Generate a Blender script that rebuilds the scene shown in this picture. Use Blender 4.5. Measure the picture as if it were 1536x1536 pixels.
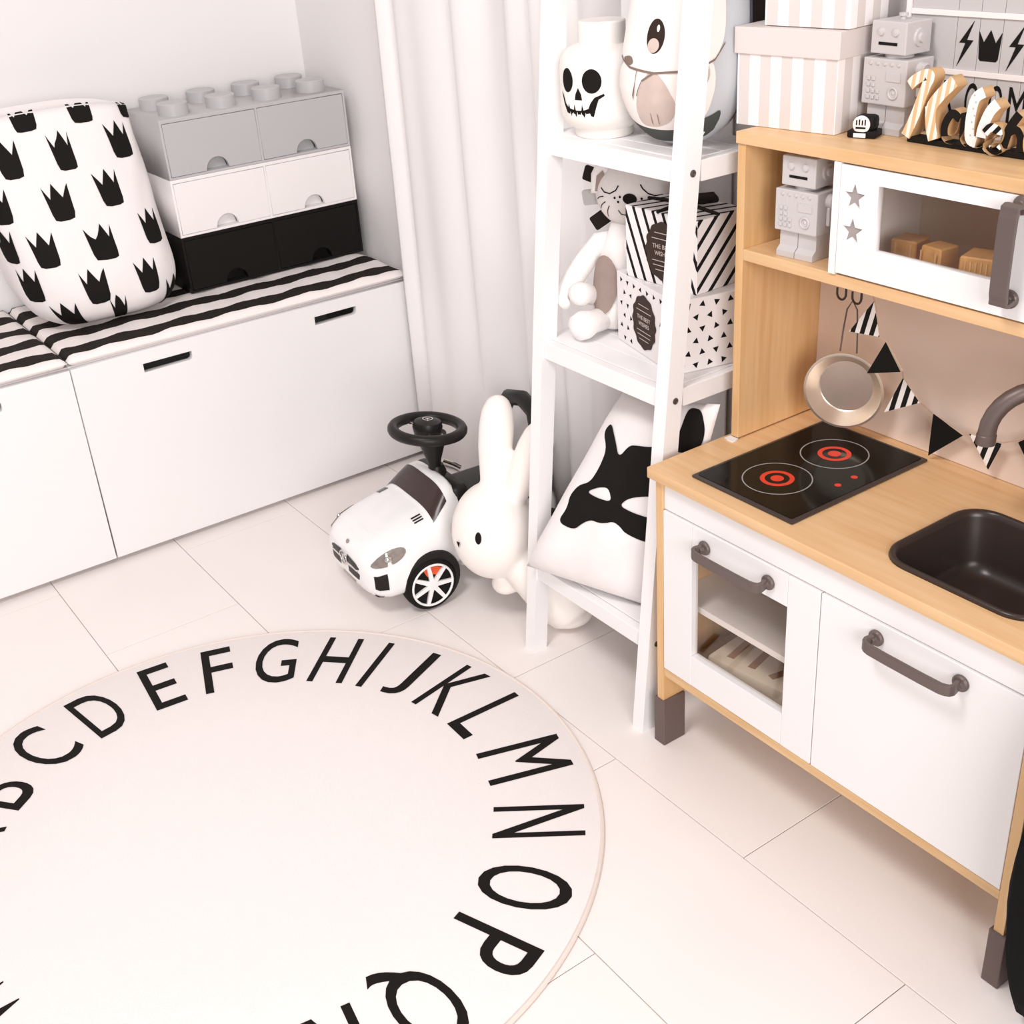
import bpy, bmesh, math, random
from mathutils import Vector, Matrix
random.seed(7)
for o in list(bpy.data.objects): bpy.data.objects.remove(o)
SC = bpy.context.scene
COL = SC.collection
PI = math.pi

# ------------------------------------------------------------------ camera
CAM = (-1.55309, -3.21465, 1.46350); YAW, PITCH, ROLL, FOC = 0.98321, 0.49310, -0.07255, 2.36639
fwd = Vector((math.cos(YAW)*math.cos(PITCH), math.sin(YAW)*math.cos(PITCH), -math.sin(PITCH)))
rgt0 = Vector((math.sin(YAW), -math.cos(YAW), 0)); up0 = rgt0.cross(fwd)
rgt = math.cos(ROLL)*rgt0 + math.sin(ROLL)*up0
upv = -math.sin(ROLL)*rgt0 + math.cos(ROLL)*up0
cd = bpy.data.cameras.new('camera'); cam = bpy.data.objects.new('camera', cd); COL.objects.link(cam)
cd.sensor_width = 36; cd.lens = 36*FOC*768/1536; cd.clip_start = .02
m = Matrix((rgt, upv, -fwd)).transposed().to_4x4(); m.translation = CAM
cam.matrix_world = m
SC.camera = cam

# ------------------------------------------------------------------ world, lamps, exposure
w = bpy.data.worlds.new('world'); SC.world = w; w.use_nodes = True
bg = w.node_tree.nodes['Background']; bg.inputs[0].default_value = (1.0, .905, .87, 1); bg.inputs[1].default_value = .47
def area(name, loc, target, size, power, color=(1, 1, 1), sizey=None):
    l = bpy.data.lights.new(name, 'AREA'); l.energy = power; l.color = color; l.size = size
    if sizey: l.shape = 'RECTANGLE'; l.size_y = sizey
    o = bpy.data.objects.new(name, l); COL.objects.link(o); o.location = loc
    o.rotation_euler = (Vector(target)-Vector(loc)).to_track_quat('-Z', 'Y').to_euler()
    return o
area('ceiling_lamp_offscreen', (-1.55, -2.15, 2.45), (-1.2, -1.7, 0), .55, 25, (1, .97, .968))
area('window_back_offscreen', (-2.7, -6.2, 2.0), (-.8, -.7, .4), 2.2, 140, (1, .972, .976), 2.0)
vs = SC.view_settings; vs.view_transform = 'Standard'; vs.look = 'None'; vs.gamma = 1; vs.use_curve_mapping = False
vs.exposure = .11

# ------------------------------------------------------------------ materials
MATS = {}
def nodes(name):
    mt = bpy.data.materials.new(name); mt.use_nodes = True
    nt = mt.node_tree; return mt, nt, nt.nodes['Principled BSDF']
def mix_rgb(nt, fac, a, b):
    n = nt.nodes.new('ShaderNodeMix'); n.data_type = 'RGBA'
    if isinstance(fac, (int, float)): n.inputs[0].default_value = fac
    else: nt.links.new(fac, n.inputs[0])
    for i, c in ((6, a), (7, b)):
        if isinstance(c, tuple): n.inputs[i].default_value = c+(1,)
        else: nt.links.new(c, n.inputs[i])
    return n.outputs[2]
def coords(nt, scale=(1, 1, 1), rot=(0, 0, 0), kind='Object'):
    t = nt.nodes.new('ShaderNodeTexCoord'); mp = nt.nodes.new('ShaderNodeMapping')
    mp.inputs['Scale'].default_value = scale; mp.inputs['Rotation'].default_value = rot
    nt.links.new(t.outputs[kind], mp.inputs[0]); return mp.outputs[0]
def noise(nt, vec, scale, detail=3):
    n = nt.nodes.new('ShaderNodeTexNoise'); n.inputs['Scale'].default_value = scale; n.inputs['Detail'].default_value = detail
    nt.links.new(vec, n.inputs['Vector']); return n.outputs[0]
def bump(nt, b, h, strength, dist=.002):
    n = nt.nodes.new('ShaderNodeBump'); n.inputs['Strength'].default_value = strength; n.inputs['Distance'].default_value = dist
    nt.links.new(h, n.inputs['Height']); nt.links.new(n.outputs[0], b.inputs['Normal'])
def mat(name, c, rough=.5, metal=0, var=.04, nscale=6, bmp=0, bscale=200, spec=.5, coat=0, bdist=.002):
    mt, nt, b = nodes(name)
    v = coords(nt); n = noise(nt, v, nscale)
    c2 = tuple(x*(1-var) for x in c)
    nt.links.new(mix_rgb(nt, n, c, c2), b.inputs['Base Color'])
    b.inputs['Roughness'].default_value = rough; b.inputs['Metallic'].default_value = metal
    if max(c) < .07 and metal == 0 and spec == .5: spec = .12
    b.inputs['Specular IOR Level'].default_value = spec; b.inputs['Coat Weight'].default_value = coat
    if bmp: bump(nt, b, noise(nt, v, bscale, 2), bmp, bdist)
    MATS[name] = mt; return mt
def math_node(nt, op, a, b=None):
    n = nt.nodes.new('ShaderNodeMath'); n.operation = op
    for i, x in enumerate((a, b)):
        if x is None: continue
        if isinstance(x, (int, float)): n.inputs[i].default_value = x
        else: nt.links.new(x, n.inputs[i])
    return n.outputs[0]
def stripes(name, c1, c2, direction, period, duty=.5, phase=0., wobble=0, wscale=10, rough=.8, bmp=0):
    """c1 where frac((p.dir)/period+phase) < duty, c2 elsewhere"""
    mt, nt, b = nodes(name)
    v = coords(nt)
    d = nt.nodes.new('ShaderNodeVectorMath'); d.operation = 'DOT_PRODUCT'
    nt.links.new(v, d.inputs[0]); d.inputs[1].default_value = Vector(direction).normalized()
    s = d.outputs['Value']
    if wobble: s = math_node(nt, 'ADD', s, math_node(nt, 'MULTIPLY', math_node(nt, 'SUBTRACT', noise(nt, v, wscale, 1), .5), wobble))
    f = math_node(nt, 'FRACT', math_node(nt, 'ADD', math_node(nt, 'MULTIPLY', s, 1/period), phase))
    nt.links.new(mix_rgb(nt, math_node(nt, 'LESS_THAN', f, duty), c2, c1), b.inputs['Base Color'])
    b.inputs['Roughness'].default_value = rough; b.inputs['Specular IOR Level'].default_value = .15
    if bmp: bump(nt, b, noise(nt, v, 60, 2), bmp, .003)
    MATS[name] = mt; return mt
def wood(name, c1, c2, grain, rough=.42):
    mt, nt, b = nodes(name)
    sc = [9, 9, 9]; sc[grain] = .9
    v = coords(nt, tuple(sc)); n1 = noise(nt, v, 2.2, 6)
    sc2 = [70, 70, 70]; sc2[grain] = 4
    n2 = noise(nt, coords(nt, tuple(sc2)), 1.5, 2)
    f = math_node(nt, 'MULTIPLY', n1, n2); f = math_node(nt, 'MULTIPLY', f, 2.2)
    nt.links.new(mix_rgb(nt, f, c1, c2), b.inputs['Base Color'])
    b.inputs['Roughness'].default_value = rough
    bump(nt, b, n2, .04, .001)
    MATS[name] = mt; return mt
def glass(name, tint=(1, 1, 1), rough=0.):
    mt, nt, b = nodes(name)
    g = nt.nodes.new('ShaderNodeBsdfGlossy'); g.inputs['Roughness'].default_value = .03
    t = nt.nodes.new('ShaderNodeBsdfTransparent'); t.inputs[0].default_value = tint+(1,)
    lw = nt.nodes.new('ShaderNodeLayerWeight'); lw.inputs[0].default_value = .5
    fr = nt.nodes.new('ShaderNodeMath'); fr.operation = 'MULTIPLY_ADD'; fr.inputs[1].default_value = .22; fr.inputs[2].default_value = .03
    pw = nt.nodes.new('ShaderNodeMath'); pw.operation = 'POWER'; pw.inputs[1].default_value = 3
    nt.links.new(lw.outputs['Facing'], pw.inputs[0]); nt.links.new(pw.outputs[0], fr.inputs[0])
    ms = nt.nodes.new('ShaderNodeMixShader')
    nt.links.new(fr.outputs[0], ms.inputs[0]); nt.links.new(t.outputs[0], ms.inputs[1]); nt.links.new(g.outputs[0], ms.inputs[2])
    nt.links.new(ms.outputs[0], nt.nodes['Material Output'].inputs[0])
    MATS[name] = mt; return mt

mat('wall_paint', (.86, .835, .83), .7, var=.015, nscale=2, bmp=.04)
mat('tile', (.93, .865, .835), .28, var=.07, nscale=3.5, spec=.35)
mat('grout', (.72, .62, .54), .9)
mat('lacquer', (.86, .84, .838), .35, var=.01)
mat('curtain_cloth', (.88, .855, .85), .85, var=.02, bmp=.1, bscale=400)
mat('rug_cloth', (.87, .81, .795), .95, var=.03, nscale=30, bmp=.25, bscale=500)
mat('rug_hem', (.82, .72, .66), .95, var=.1, nscale=80)
mat('print_black', (.012, .010, .009), .75, var=.2, nscale=20)
mat('canvas', (.88, .84, .83), .9, var=.03, bmp=.45, bscale=13, bdist=.012)
mat('brick_grey', (.50, .495, .50), .38, var=.03)
mat('brick_white', (.90, .86, .85), .38, var=.01)
mat('brick_black', (.010, .009, .008), .5)
mat('birch', (.80, .56, .33), .4); wood('birch_y', (.82, .57, .33), (.68, .40, .18), 1); wood('birch_z', (.80, .54, .29), (.65, .37, .15), 2)
wood('ply_edge', (.80, .56, .31), (.60, .36, .16), 1); wood('block_wood', (.72, .42, .16), (.55, .27, .08), 0)
mat('handle_metal', (.15, .115, .105), .42, metal=.35)
mat('leg_plastic', (.135, .095, .085), .55)
mat('sink_plastic', (.040, .027, .023), .3, spec=.4)
mat('hob_frame', (.05, .038, .034), .35, spec=.4); mat('hob_glass', (.006, .006, .005), .10, spec=.14)
mat('ring_grey', (.33, .33, .32), .5); mat('ring_red', (.75, .045, .02), .5)
mat('backboard', (.80, .65, .555), .55, var=.03)
glass('pane_glass', (.97, .95, .93))
mat('steel', (.80, .70, .60), .34, metal=.85, var=.12, nscale=40)
mat('star_grey', (.36, .31, .30), .6)
mat('robot_grey', (.57, .54, .535), .5, var=.03)
mat('flag_black', (.010, .009, .008), .9); mat('flag_white', (.85, .80, .78), .9); mat('string', (.55, .40, .30), .9)
stripes('box_stripe', (.90, .86, .85), (.70, .64, .61), (0, 1, 0), .0385, .5, .1)
stripes('box_stripe_side', (.90, .86, .85), (.70, .64, .61), (1, 0, 0), .0385, .5, .05)
mat('box_lid', (.72, .65, .625), .7)
mat('cream_plastic', (.92, .87, .82), .35, var=.01)
mat('plush_white', (.92, .88, .86), .9, var=.03, bmp=.3, bscale=180)
mat('plush_grey', (.52, .50, .49), .95, var=.08, bmp=.3, bscale=200)
mat('plush_head', (.82, .77, .745), .9, var=.05, bmp=.2, bscale=200)
mat('plush_taupe', (.36, .275, .24), .95, var=.15, nscale=60, bmp=.3)
mat('bunny_vinyl', (.95, .90, .85), .42, var=.01)
mat('car_white', (.92, .91, .905), .18, var=.01, coat=.5)
mat('car_black', (.013, .011, .010), .4, spec=.3); mat('tyre', (.012, .011, .010), .7)
mat('car_window', (.050, .030, .027), .22, spec=.3); mat('chrome', (.75, .72, .70), .15, metal=1.)
mat('lamp_clear', (.50, .44, .40), .12, var=.55, nscale=90, metal=.5); mat('orange', (.80, .10, .025), .5)
stripes('pad_stripe', (.022, .018, .015), (.88, .82, .80), (0, 1, 0), .115, .48, .987, wobble=.012, wscale=11, bmp=.35)
stripes('flag_stripe', (.012, .011, .010), (.86, .82, .80), (0, 1, .25), .017, .5, .2)
K_ = (.012, .010, .010); W_ = (.88, .84, .835)
stripes('gift_front', K_, W_, (0, 1.0, -.42), .022, .3); stripes('gift_side', K_, W_, (-1, 0, 1.0), .026, .3); stripes('gift_top', K_, W_, (.35, 1, 0), .024, .3)
mat('gift_white', (.88, .84, .835), .7); mat('label_brown', (.055, .036, .030), .7); mat('label_text', (.60, .50, .45), .7)
mat('ribbon', (.018, .013, .011), .6)
mat('ladder_paint', (.91, .895, .895), .38, var=.01); mat('screw', (.16, .14, .13), .4, metal=.7)
mat('owl_white', (.90, .84, .80), .9, var=.03); mat('owl_beige', (.66, .53, .47), .95, var=.25, nscale=50)
mat('owl_dark', (.085, .09, .082), .95, var=.3, nscale=25); mat('owl_grey', (.60, .62, .65), .95, var=.15, nscale=14); mat('owl_slate', (.17, .17, .21), .95, var=.2, nscale=20)
mat('owl_line', (.22, .16, .13), .95); mat('eye_dark', (.035, .022, .017), .5); mat('tag_white', (.88, .82, .79), .9)
stripes('wood_stripe', (.88, .83, .76), (.72, .50, .28), (0, 1, .12), .0115, .5)
mat('letter_wood', (.66, .42, .21), .6, var=.2, nscale=30); mat('letter_white', (.88, .85, .85), .6); mat('letter_black', (.012, .010, .009), .55); mat('letter_gold', (.75, .45, .13), .6)
stripes('letter_bw', (.012, .010, .010), (.88, .85, .85), (0, 1, .9), .0125, .5)
mat('lightbox_frame', (.86, .80, .78), .5); mat('lightbox_card', (.54, .515, .51), .45, var=.05)
mat('paper_cream', (.72, .63, .52), .8, var=.08, nscale=20); mat('paper_brown', (.33, .17, .09), .8); mat('inner_brown', (.50, .24, .12), .7)
mat('orange_toy', (.72, .16, .02), .5); mat('black_cloth', (.006, .006, .006), .95, bmp=.2, bscale=60)

# ------------------------------------------------------------------ builders
def wm(o):
    return (wm(o.parent) if o.parent else Matrix()) @ o.matrix_basis
def obj(name, me, material, parent=None, world=False):
    o = bpy.data.objects.new(name, me); COL.objects.link(o)
    if parent:
        o.parent = parent
        if world: me.transform(wm(parent).inverted())
    ms = material if isinstance(material, (list, tuple)) else [material]
    if not me.materials:
        for x in ms: me.materials.append(MATS[x])
    return o
def smooth(me, angle=None):
    for p in me.polygons: p.use_smooth = True
    if angle is not None:
        try: me.set_sharp_from_angle(angle=angle)
        except Exception: pass
class G:
    def __init__(s): s.bm = bmesh.new()
    def box(s, c, d, bev=0, M=None, seg=2):
        b2 = bmesh.new(); bmesh.ops.create_cube(b2, size=1)
        bmesh.ops.scale(b2, vec=d, verts=b2.verts)
        if bev: bmesh.ops.bevel(b2, geom=b2.edges[:], offset=min(bev, min(d)*.49), segments=seg, affect='EDGES', profile=.5)
        bmesh.ops.translate(b2, vec=c, verts=b2.verts)
        if M: bmesh.ops.transform(b2, matrix=M, verts=b2.verts)
        s.merge(b2); return s
    def merge(s, b2):
        me = bpy.data.meshes.new('t'); b2.to_mesh(me); b2.free(); s.bm.from_mesh(me); bpy.data.meshes.remove(me)
    def box2(s, a, b, bev=0, seg=2):
        return s.box([(x+y)/2 for x, y in zip(a, b)], [abs(x-y) for x, y in zip(a, b)], bev, None, seg)
    def rings(s, rs, cap=True, closed=True):
        vs_ = [[s.bm.verts.new(p) for p in r] for r in rs]
        n = len(rs[0])
        for a, b in zip(vs_, vs_[1:]):
            for i in range(n if closed else n-1):
                j = (i+1) % n
                s.bm.faces.new((a[i], a[j], b[j], b[i]))
        if cap and closed:
            s.bm.faces.new(list(reversed(vs_[0]))); s.bm.faces.new(vs_[-1])
        return s
    def lathe(s, prof, n=32, M=None, cap=True):
        rs = []
        for r, z in prof:
            ring = [Vector((max(r, 1e-5)*math.cos(2*PI*i/n), max(r, 1e-5)*math.sin(2*PI*i/n), z)) for i in range(n)]
            rs.append([M @ p for p in ring] if M else ring)
        return s.rings(rs, cap)
    def cyl(s, p0, p1, r0, r1=None, n=20):
        p0, p1 = Vector(p0), Vector(p1); r1 = r0 if r1 is None else r1
        q = (p1-p0).to_track_quat('Z', 'Y').to_matrix().to_4x4(); q.translation = p0
        return s.lathe([(r0, 0), (r1, (p1-p0).length)], n, q)
    def tube(s, pts, r, n=12, closed=False, cap=True):
        pts = [Vector(p) for p in pts]; N = len(pts); rs = []; prev = None
        for i, p in enumerate(pts):
            if closed: t = pts[(i+1) % N]-pts[i-1]
            else: t = pts[min(i+1, N-1)]-pts[max(i-1, 0)]
            t.normalize()
            if prev is None:
                u = t.orthogonal().normalized()
            else:
                u = (prev-t*prev.dot(t)).normalized()
            prev = u; v = t.cross(u); rr = r[i] if isinstance(r, (list, tuple)) else r
            rs.append([p+rr*(math.cos(2*PI*k/n)*u+math.sin(2*PI*k/n)*v) for k in range(n)])
        if closed: rs.append(rs[0])
        return s.rings(rs, cap and not closed)
    def ball(s, c, r, M=None, u=28, v=18):
        r = (r, r, r) if isinstance(r, (int, float)) else r
        b2 = bmesh.new(); bmesh.ops.create_uvsphere(b2, u_segments=u, v_segments=v, radius=1)
        bmesh.ops.scale(b2, vec=r, verts=b2.verts)
        if M: bmesh.ops.transform(b2, matrix=M, verts=b2.verts)
        bmesh.ops.translate(b2, vec=c, verts=b2.verts); s.merge(b2); return s
    def build(s, name, material, parent=None, sm=False, world=False, angle=.6):
        bmesh.ops.remove_doubles(s.bm, verts=s.bm.verts, dist=1e-6)
        bmesh.ops.recalc_face_normals(s.bm, faces=s.bm.faces)
        me = bpy.data.meshes.new(name); s.bm.to_mesh(me); s.bm.free()
        if sm: smooth(me, angle)
        return obj(name, me, material, parent, world)
def frame(o, x, y):
    x, y = Vector(x).normalized(), Vector(y).normalized(); z = x.cross(y)
    M = Matrix((x, y, z)).transposed().to_4x4(); M.translation = o; return M
def curve_mesh(outlines, depth, bev=0):
    c = bpy.data.curves.new('t', 'CURVE'); c.dimensions = '2D'; c.fill_mode = 'BOTH'; c.extrude = depth/2
    if bev: c.bevel_depth = bev; c.bevel_resolution = 1; c.offset = -bev; c.extrude = depth/2-bev
    for pts in outlines:
        sp = c.splines.new('POLY'); sp.points.add(len(pts)-1); sp.use_cyclic_u = True
        for p, q in zip(sp.points, pts): p.co = (q[0], q[1], 0, 1)
    return to_mesh(c)
def to_mesh(c):
    o = bpy.data.objects.new('t', c); COL.objects.link(o)
    dg = bpy.context.evaluated_depsgraph_get()
    me = bpy.data.meshes.new_from_object(o.evaluated_get(dg)); bpy.data.objects.remove(o); bpy.data.curves.remove(c)
    return me
def plate(name, outlines, depth, M, material, parent=None, bev=0, world=False):
    """2-D outline (with holes) given thickness depth towards +z of frame M, starting at z=0"""
    me = curve_mesh(outlines, depth, bev); me.name = name
    me.materials.clear(); me.transform(M @ Matrix.Translation((0, 0, depth/2)))
    return obj(name, me, material, parent, world)
def text_mesh(body, w_, h_, depth=.0006, shear=0):
    c = bpy.data.curves.new('t', 'FONT'); c.body = body; c.extrude = 0; c.align_x = 'LEFT'; c.resolution_u = 5; c.shear = shear
    c.extrude = .001
    me = to_mesh(c); me.materials.clear()
    xs = [v.co.x for v in me.vertices]; ys = [v.co.y for v in me.vertices]
    sx = w_/(max(xs)-min(xs)) if w_ else None; sy = h_/(max(ys)-min(ys))
    if sx is None: sx = sy
    cx, cy = (max(xs)+min(xs))/2, (max(ys)+min(ys))/2
    for v in me.vertices: v.co = ((v.co.x-cx)*sx, (v.co.y-cy)*sy, (v.co.z+.001)/.002*depth)
    return me
def text(name, body, w_, h_, M, material, parent, depth=.0006, world=False):
    me = text_mesh(body, w_, h_, depth); me.name = name; me.transform(M); return obj(name, me, material, parent, world)
def mapped(name, outlines_list, S, material, parent=None, cell=.012, off=.0008, world=False):
    """flat outlines draped over a surface S(a,b)->(point, normal)"""
    g = bmesh.new()
    for outs in outlines_list:
        if not isinstance(outs[0][0], (tuple, list)): outs = [outs]
        me = curve_mesh(outs, 0); b2 = bmesh.new(); b2.from_mesh(me); bpy.data.meshes.remove(me)
        bmesh.ops.remove_doubles(b2, verts=b2.verts, dist=1e-6)
        bmesh.ops.triangulate(b2, faces=b2.faces[:])
        for _ in range(4):
            es = [e for e in b2.edges if e.calc_length() > cell]
            if not es: break
            bmesh.ops.subdivide_edges(b2, edges=es, cuts=1); bmesh.ops.triangulate(b2, faces=b2.faces[:])
        me = bpy.data.meshes.new('t'); b2.to_mesh(me); b2.free(); g.from_mesh(me); bpy.data.meshes.remove(me)
    for v in g.verts:
        p, n = S(v.co.x, v.co.y); v.co = p+n*off
    me = bpy.data.meshes.new(name); g.to_mesh(me); g.free(); smooth(me)
    return obj(name, me, material, parent, world)
def surf(f, e=.002):
    def S(a, b):
        p = Vector(f(a, b)); da = Vector(f(a+e, b))-Vector(f(a-e, b)); db = Vector(f(a, b+e))-Vector(f(a, b-e))
        n = da.cross(db); n = n.normalized() if n.length > 1e-12 else Vector((0, 0, 1)); return p, n
    return S
def circle(cx, cy, rx, ry=None, n=24, rot=0):
    ry = rx if ry is None else ry; out = []
    for i in range(n):
        a = 2*PI*i/n; x, y = rx*math.cos(a), ry*math.sin(a)
        out.append((cx+x*math.cos(rot)-y*math.sin(rot), cy+x*math.sin(rot)+y*math.cos(rot)))
    return out
def rect(x0, y0, x1, y1, r=0, n=5):
    if not r: return [(x0, y0), (x1, y0), (x1, y1), (x0, y1)]
    out = []
    for cx, cy, a0 in ((x1-r, y0+r, -PI/2), (x1-r, y1-r, 0), (x0+r, y1-r, PI/2), (x0+r, y0+r, PI)):
        out += [(cx+r*math.cos(a0+PI/2*i/n), cy+r*math.sin(a0+PI/2*i/n)) for i in range(n+1)]
    return out
def stroke(pts, wd):
    """thin ribbon outline along a polyline"""
    L, R_ = [], []
    for i, p in enumerate(pts):
        a = pts[max(i-1, 0)]; b = pts[min(i+1, len(pts)-1)]; dx, dy = b[0]-a[0], b[1]-a[1]; l = math.hypot(dx, dy)
        ww = (wd[i] if isinstance(wd, (list, tuple)) else wd)/2; nx, ny = -dy/l*ww, dx/l*ww
        L.append((p[0]+nx, p[1]+ny)); R_.append((p[0]-nx, p[1]-ny))
    return L+R_[::-1]
def rounded(pts, it=2):
    for _ in range(it):
        out = []
        for a, b in zip(pts, pts[1:]+pts[:1]): out += [(a[0]*.78+b[0]*.22, a[1]*.78+b[1]*.22), (a[0]*.22+b[0]*.78, a[1]*.22+b[1]*.78)]
        pts = out
    return pts
def star(cx, cy, r, k=.42, n=5, a0=PI/2):
    return [(cx+(r if i % 2 == 0 else r*k)*math.cos(a0+PI*i/n), cy+(r if i % 2 == 0 else r*k)*math.sin(a0+PI*i/n)) for i in range(2*n)]
def tag(o, label, cat, group=None):
    o['label'] = label; o['category'] = cat
    if group: o['group'] = group
    return o
def thing(name, label, cat, loc=(0, 0, 0), rotz=0, group=None):
    o = bpy.data.objects.new(name, None); COL.objects.link(o); o.location = loc; o.rotation_euler = (0, 0, rotz); o.empty_display_size = .05
    return tag(o, label, cat, group)
def struct(o): o['kind'] = 'structure'; return o
def copy_part(o, parent, loc=(0, 0, 0), rot=(0, 0, 0)):
    c = o.copy(); COL.objects.link(c); c.parent = parent; c.location = loc; c.rotation_euler = rot; return c
def child_label(o, t): o['label'] = t; return o
def bez(p0, p1, p2, p3, n=12):
    p0, p1, p2, p3 = map(Vector, (p0, p1, p2, p3)); out = []
    for i in range(n+1):
        t = i/n; out.append(p0*(1-t)**3+3*p1*t*(1-t)**2+3*p2*t*t*(1-t)+p3*t**3)
    return out

# ================================================================== the room
fl = struct(G().box2((-3.0, -4.2, -.05), (.008, 0, -.004)).build('floor', 'grout'))
TW, TL = .3129, .649
xs = [-.457+TW*i for i in range(-8, 3)]
tile_meshes = {}
def tile(x0, x1, y0, y1):
    k = (round(x1-x0, 4), round(y1-y0, 4))
    if k not in tile_meshes:
        g = G().box((0, 0, -.002), (k[0]-.0016, k[1]-.0016, .004), .0006, seg=1)
        o = g.build('tile', 'tile', fl); o.location = ((x0+x1)/2, (y0+y1)/2, 0); tile_meshes[k] = o
    else: copy_part(tile_meshes[k], fl, ((x0+x1)/2, (y0+y1)/2, 0))
for i, x0 in enumerate(xs):
    x1 = min(x0+TW, .008)
    if x1-x0 < .01: continue
    off = -1.529 if (i % 2) == (8 % 2) else -1.529-TL/2
    y = off+TL*3
    while y > -4.2:
        y1, y0 = min(y, 0), max(y-TL, -4.2)
        if y1-y0 > .01: tile(x0, x1, y0, y1)
        y -= TL
struct(G().box2((-3.0, 0, 0), (.08, .05, 2.5)).build('wall_back', 'wall_paint'))
struct(G().box2((.008, -4.2, 0), (.08, 0, 2.5)).build('wall_right', 'wall_paint'))

# curtain: pleated cloth hanging along the right wall
def curtain():
    g = G(); n = 330; y0, y1 = -.512, -1.665; zs = [.012, .3, .6, .9, 1.2, 1.5, 1.9, 2.35]
    front, back = [], []
    for z in zs:
        r = []
        for i in range(n+1):
            t = i/n; y = y0+(y1-y0)*t
            ph = .25+t*8.6+.55*(math.sin(t*9.1+1)-math.sin(1))+.25*math.sin(t*23)
            a = .5+.5*math.sin(2*PI*ph); a = a**1.5
            x = -.002-.036*a*(1-.12*z/2.3)-.004*math.sin(t*40+z*2)
            r.append((x, y+.010*math.cos(2*PI*ph)+.012*z*math.sin(3*t), z))
        front.append(r)
    g.rings(front, cap=False, closed=False)
    o = g.build('curtain', 'curtain_cloth', sm=True, angle=2.)
    md = o.modifiers.new('thickness', 'SOLIDIFY'); md.thickness = .0018; md.offset = 1
    tag(o, 'long white pleated curtain hanging behind the ladder shelf and toy car', 'curtain')
curtain()

# ================================================================== storage benches with pads
BX, BY, BT = -.0205, -.5026, .511
def bench(x1, label):
    x0 = x1-.8995
    t = thing('storage_bench', label, 'bench', ((x0+x1)/2, -.25, 0), 0, 'white storage benches')
    w2 = (x1-x0)/2; by = BY+.25
    plate('body', [rect(-w2, .012, w2, BT-.0005), rect(-w2+.018, .030, w2-.018, BT-.019)[::-1]], .240-(by+.0185), frame((0, .240, 0), (1, 0, 0), (0, 0, 1)), 'lacquer', t, bev=.0008)
    G().box2((-w2, .2402, .012), (w2, .248, BT-.0005)).build('back_board', 'lacquer', t)
    G().box2((-w2+.005, by+.03, 0), (w2-.005, .24, .012)).build('plinth', 'lacquer', t)
    sl = [(-.755-(-.0205-.45), -.634-(-.0205-.45)), (-.303-(-.0205-.45), -.183-(-.0205-.45))]
    outs = [rect(-w2+.0012, .014, w2-.0012, BT-.003)]
    # handle slots with rounded lower corners
    for a, b in sl:
        outs.append([(a, .477), (a, .456), (b-.008, .456), (b-.002, .4585), (b, .464), (b, .477)][::-1])
    plate('drawer_front', outs, .018, frame((0, by+.018, 0), (1, 0, 0), (0, 0, 1)), 'lacquer', t, bev=.0008)
    return t
bench(BX, 'long white storage bench under the brick drawers beside the curtain')
bench(BX-.9005, 'long white storage bench reaching away from the brick drawers along the wall')
def pad(x1, label):
    w2, dy = .449, .2485; g = G(); nx, ny = 60, 26
    def P(u, v, top):
        x, y = u*w2, v*dy
        e = max(0, 1-min((1-abs(u))*w2, (1-abs(v))*dy)/.022); e = math.sqrt(max(0, 1-e*e))
        wob = .0018*math.sin(x*38+2*math.sin(y*20))+.0012*math.sin(x*83+y*31)-.003
        zt = .013+(.0155+wob)*e; return Vector((x, y, zt if top else .0115*(1-e)))
    bm = g.bm
    us = [math.sin((i/nx*2-1)*PI/2)*.35+(i/nx*2-1)*.65 for i in range(nx+1)]; vv = [math.sin((j/ny*2-1)*PI/2)*.5+(j/ny*2-1)*.5 for j in range(ny+1)]
    for top in (True, False):
        gr = [[bm.verts.new(P(u, v, top)) for v in vv] for u in us]
        for i in range(nx):
            for j in range(ny): bm.faces.new((gr[i][j], gr[i+1][j], gr[i+1][j+1], gr[i][j+1]))
    bmesh.ops.remove_doubles(bm, verts=bm.verts, dist=.0004)
    b = [e for e in bm.edges if e.is_boundary]
    bmesh.ops.bridge_loops(bm, edges=b) if b else None
    o = g.build('seat_pad', 'pad_stripe', sm=True, angle=1.2)
    o.location = (x1-.45, -.2515, BT)
    tag(o, label, 'seat pad', 'striped bench pads')
pad(BX, 'black and white striped seat pad under the brick drawers')
pad(BX-.9005, 'black and white striped seat pad on the bench beyond the patterned sack')

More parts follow.
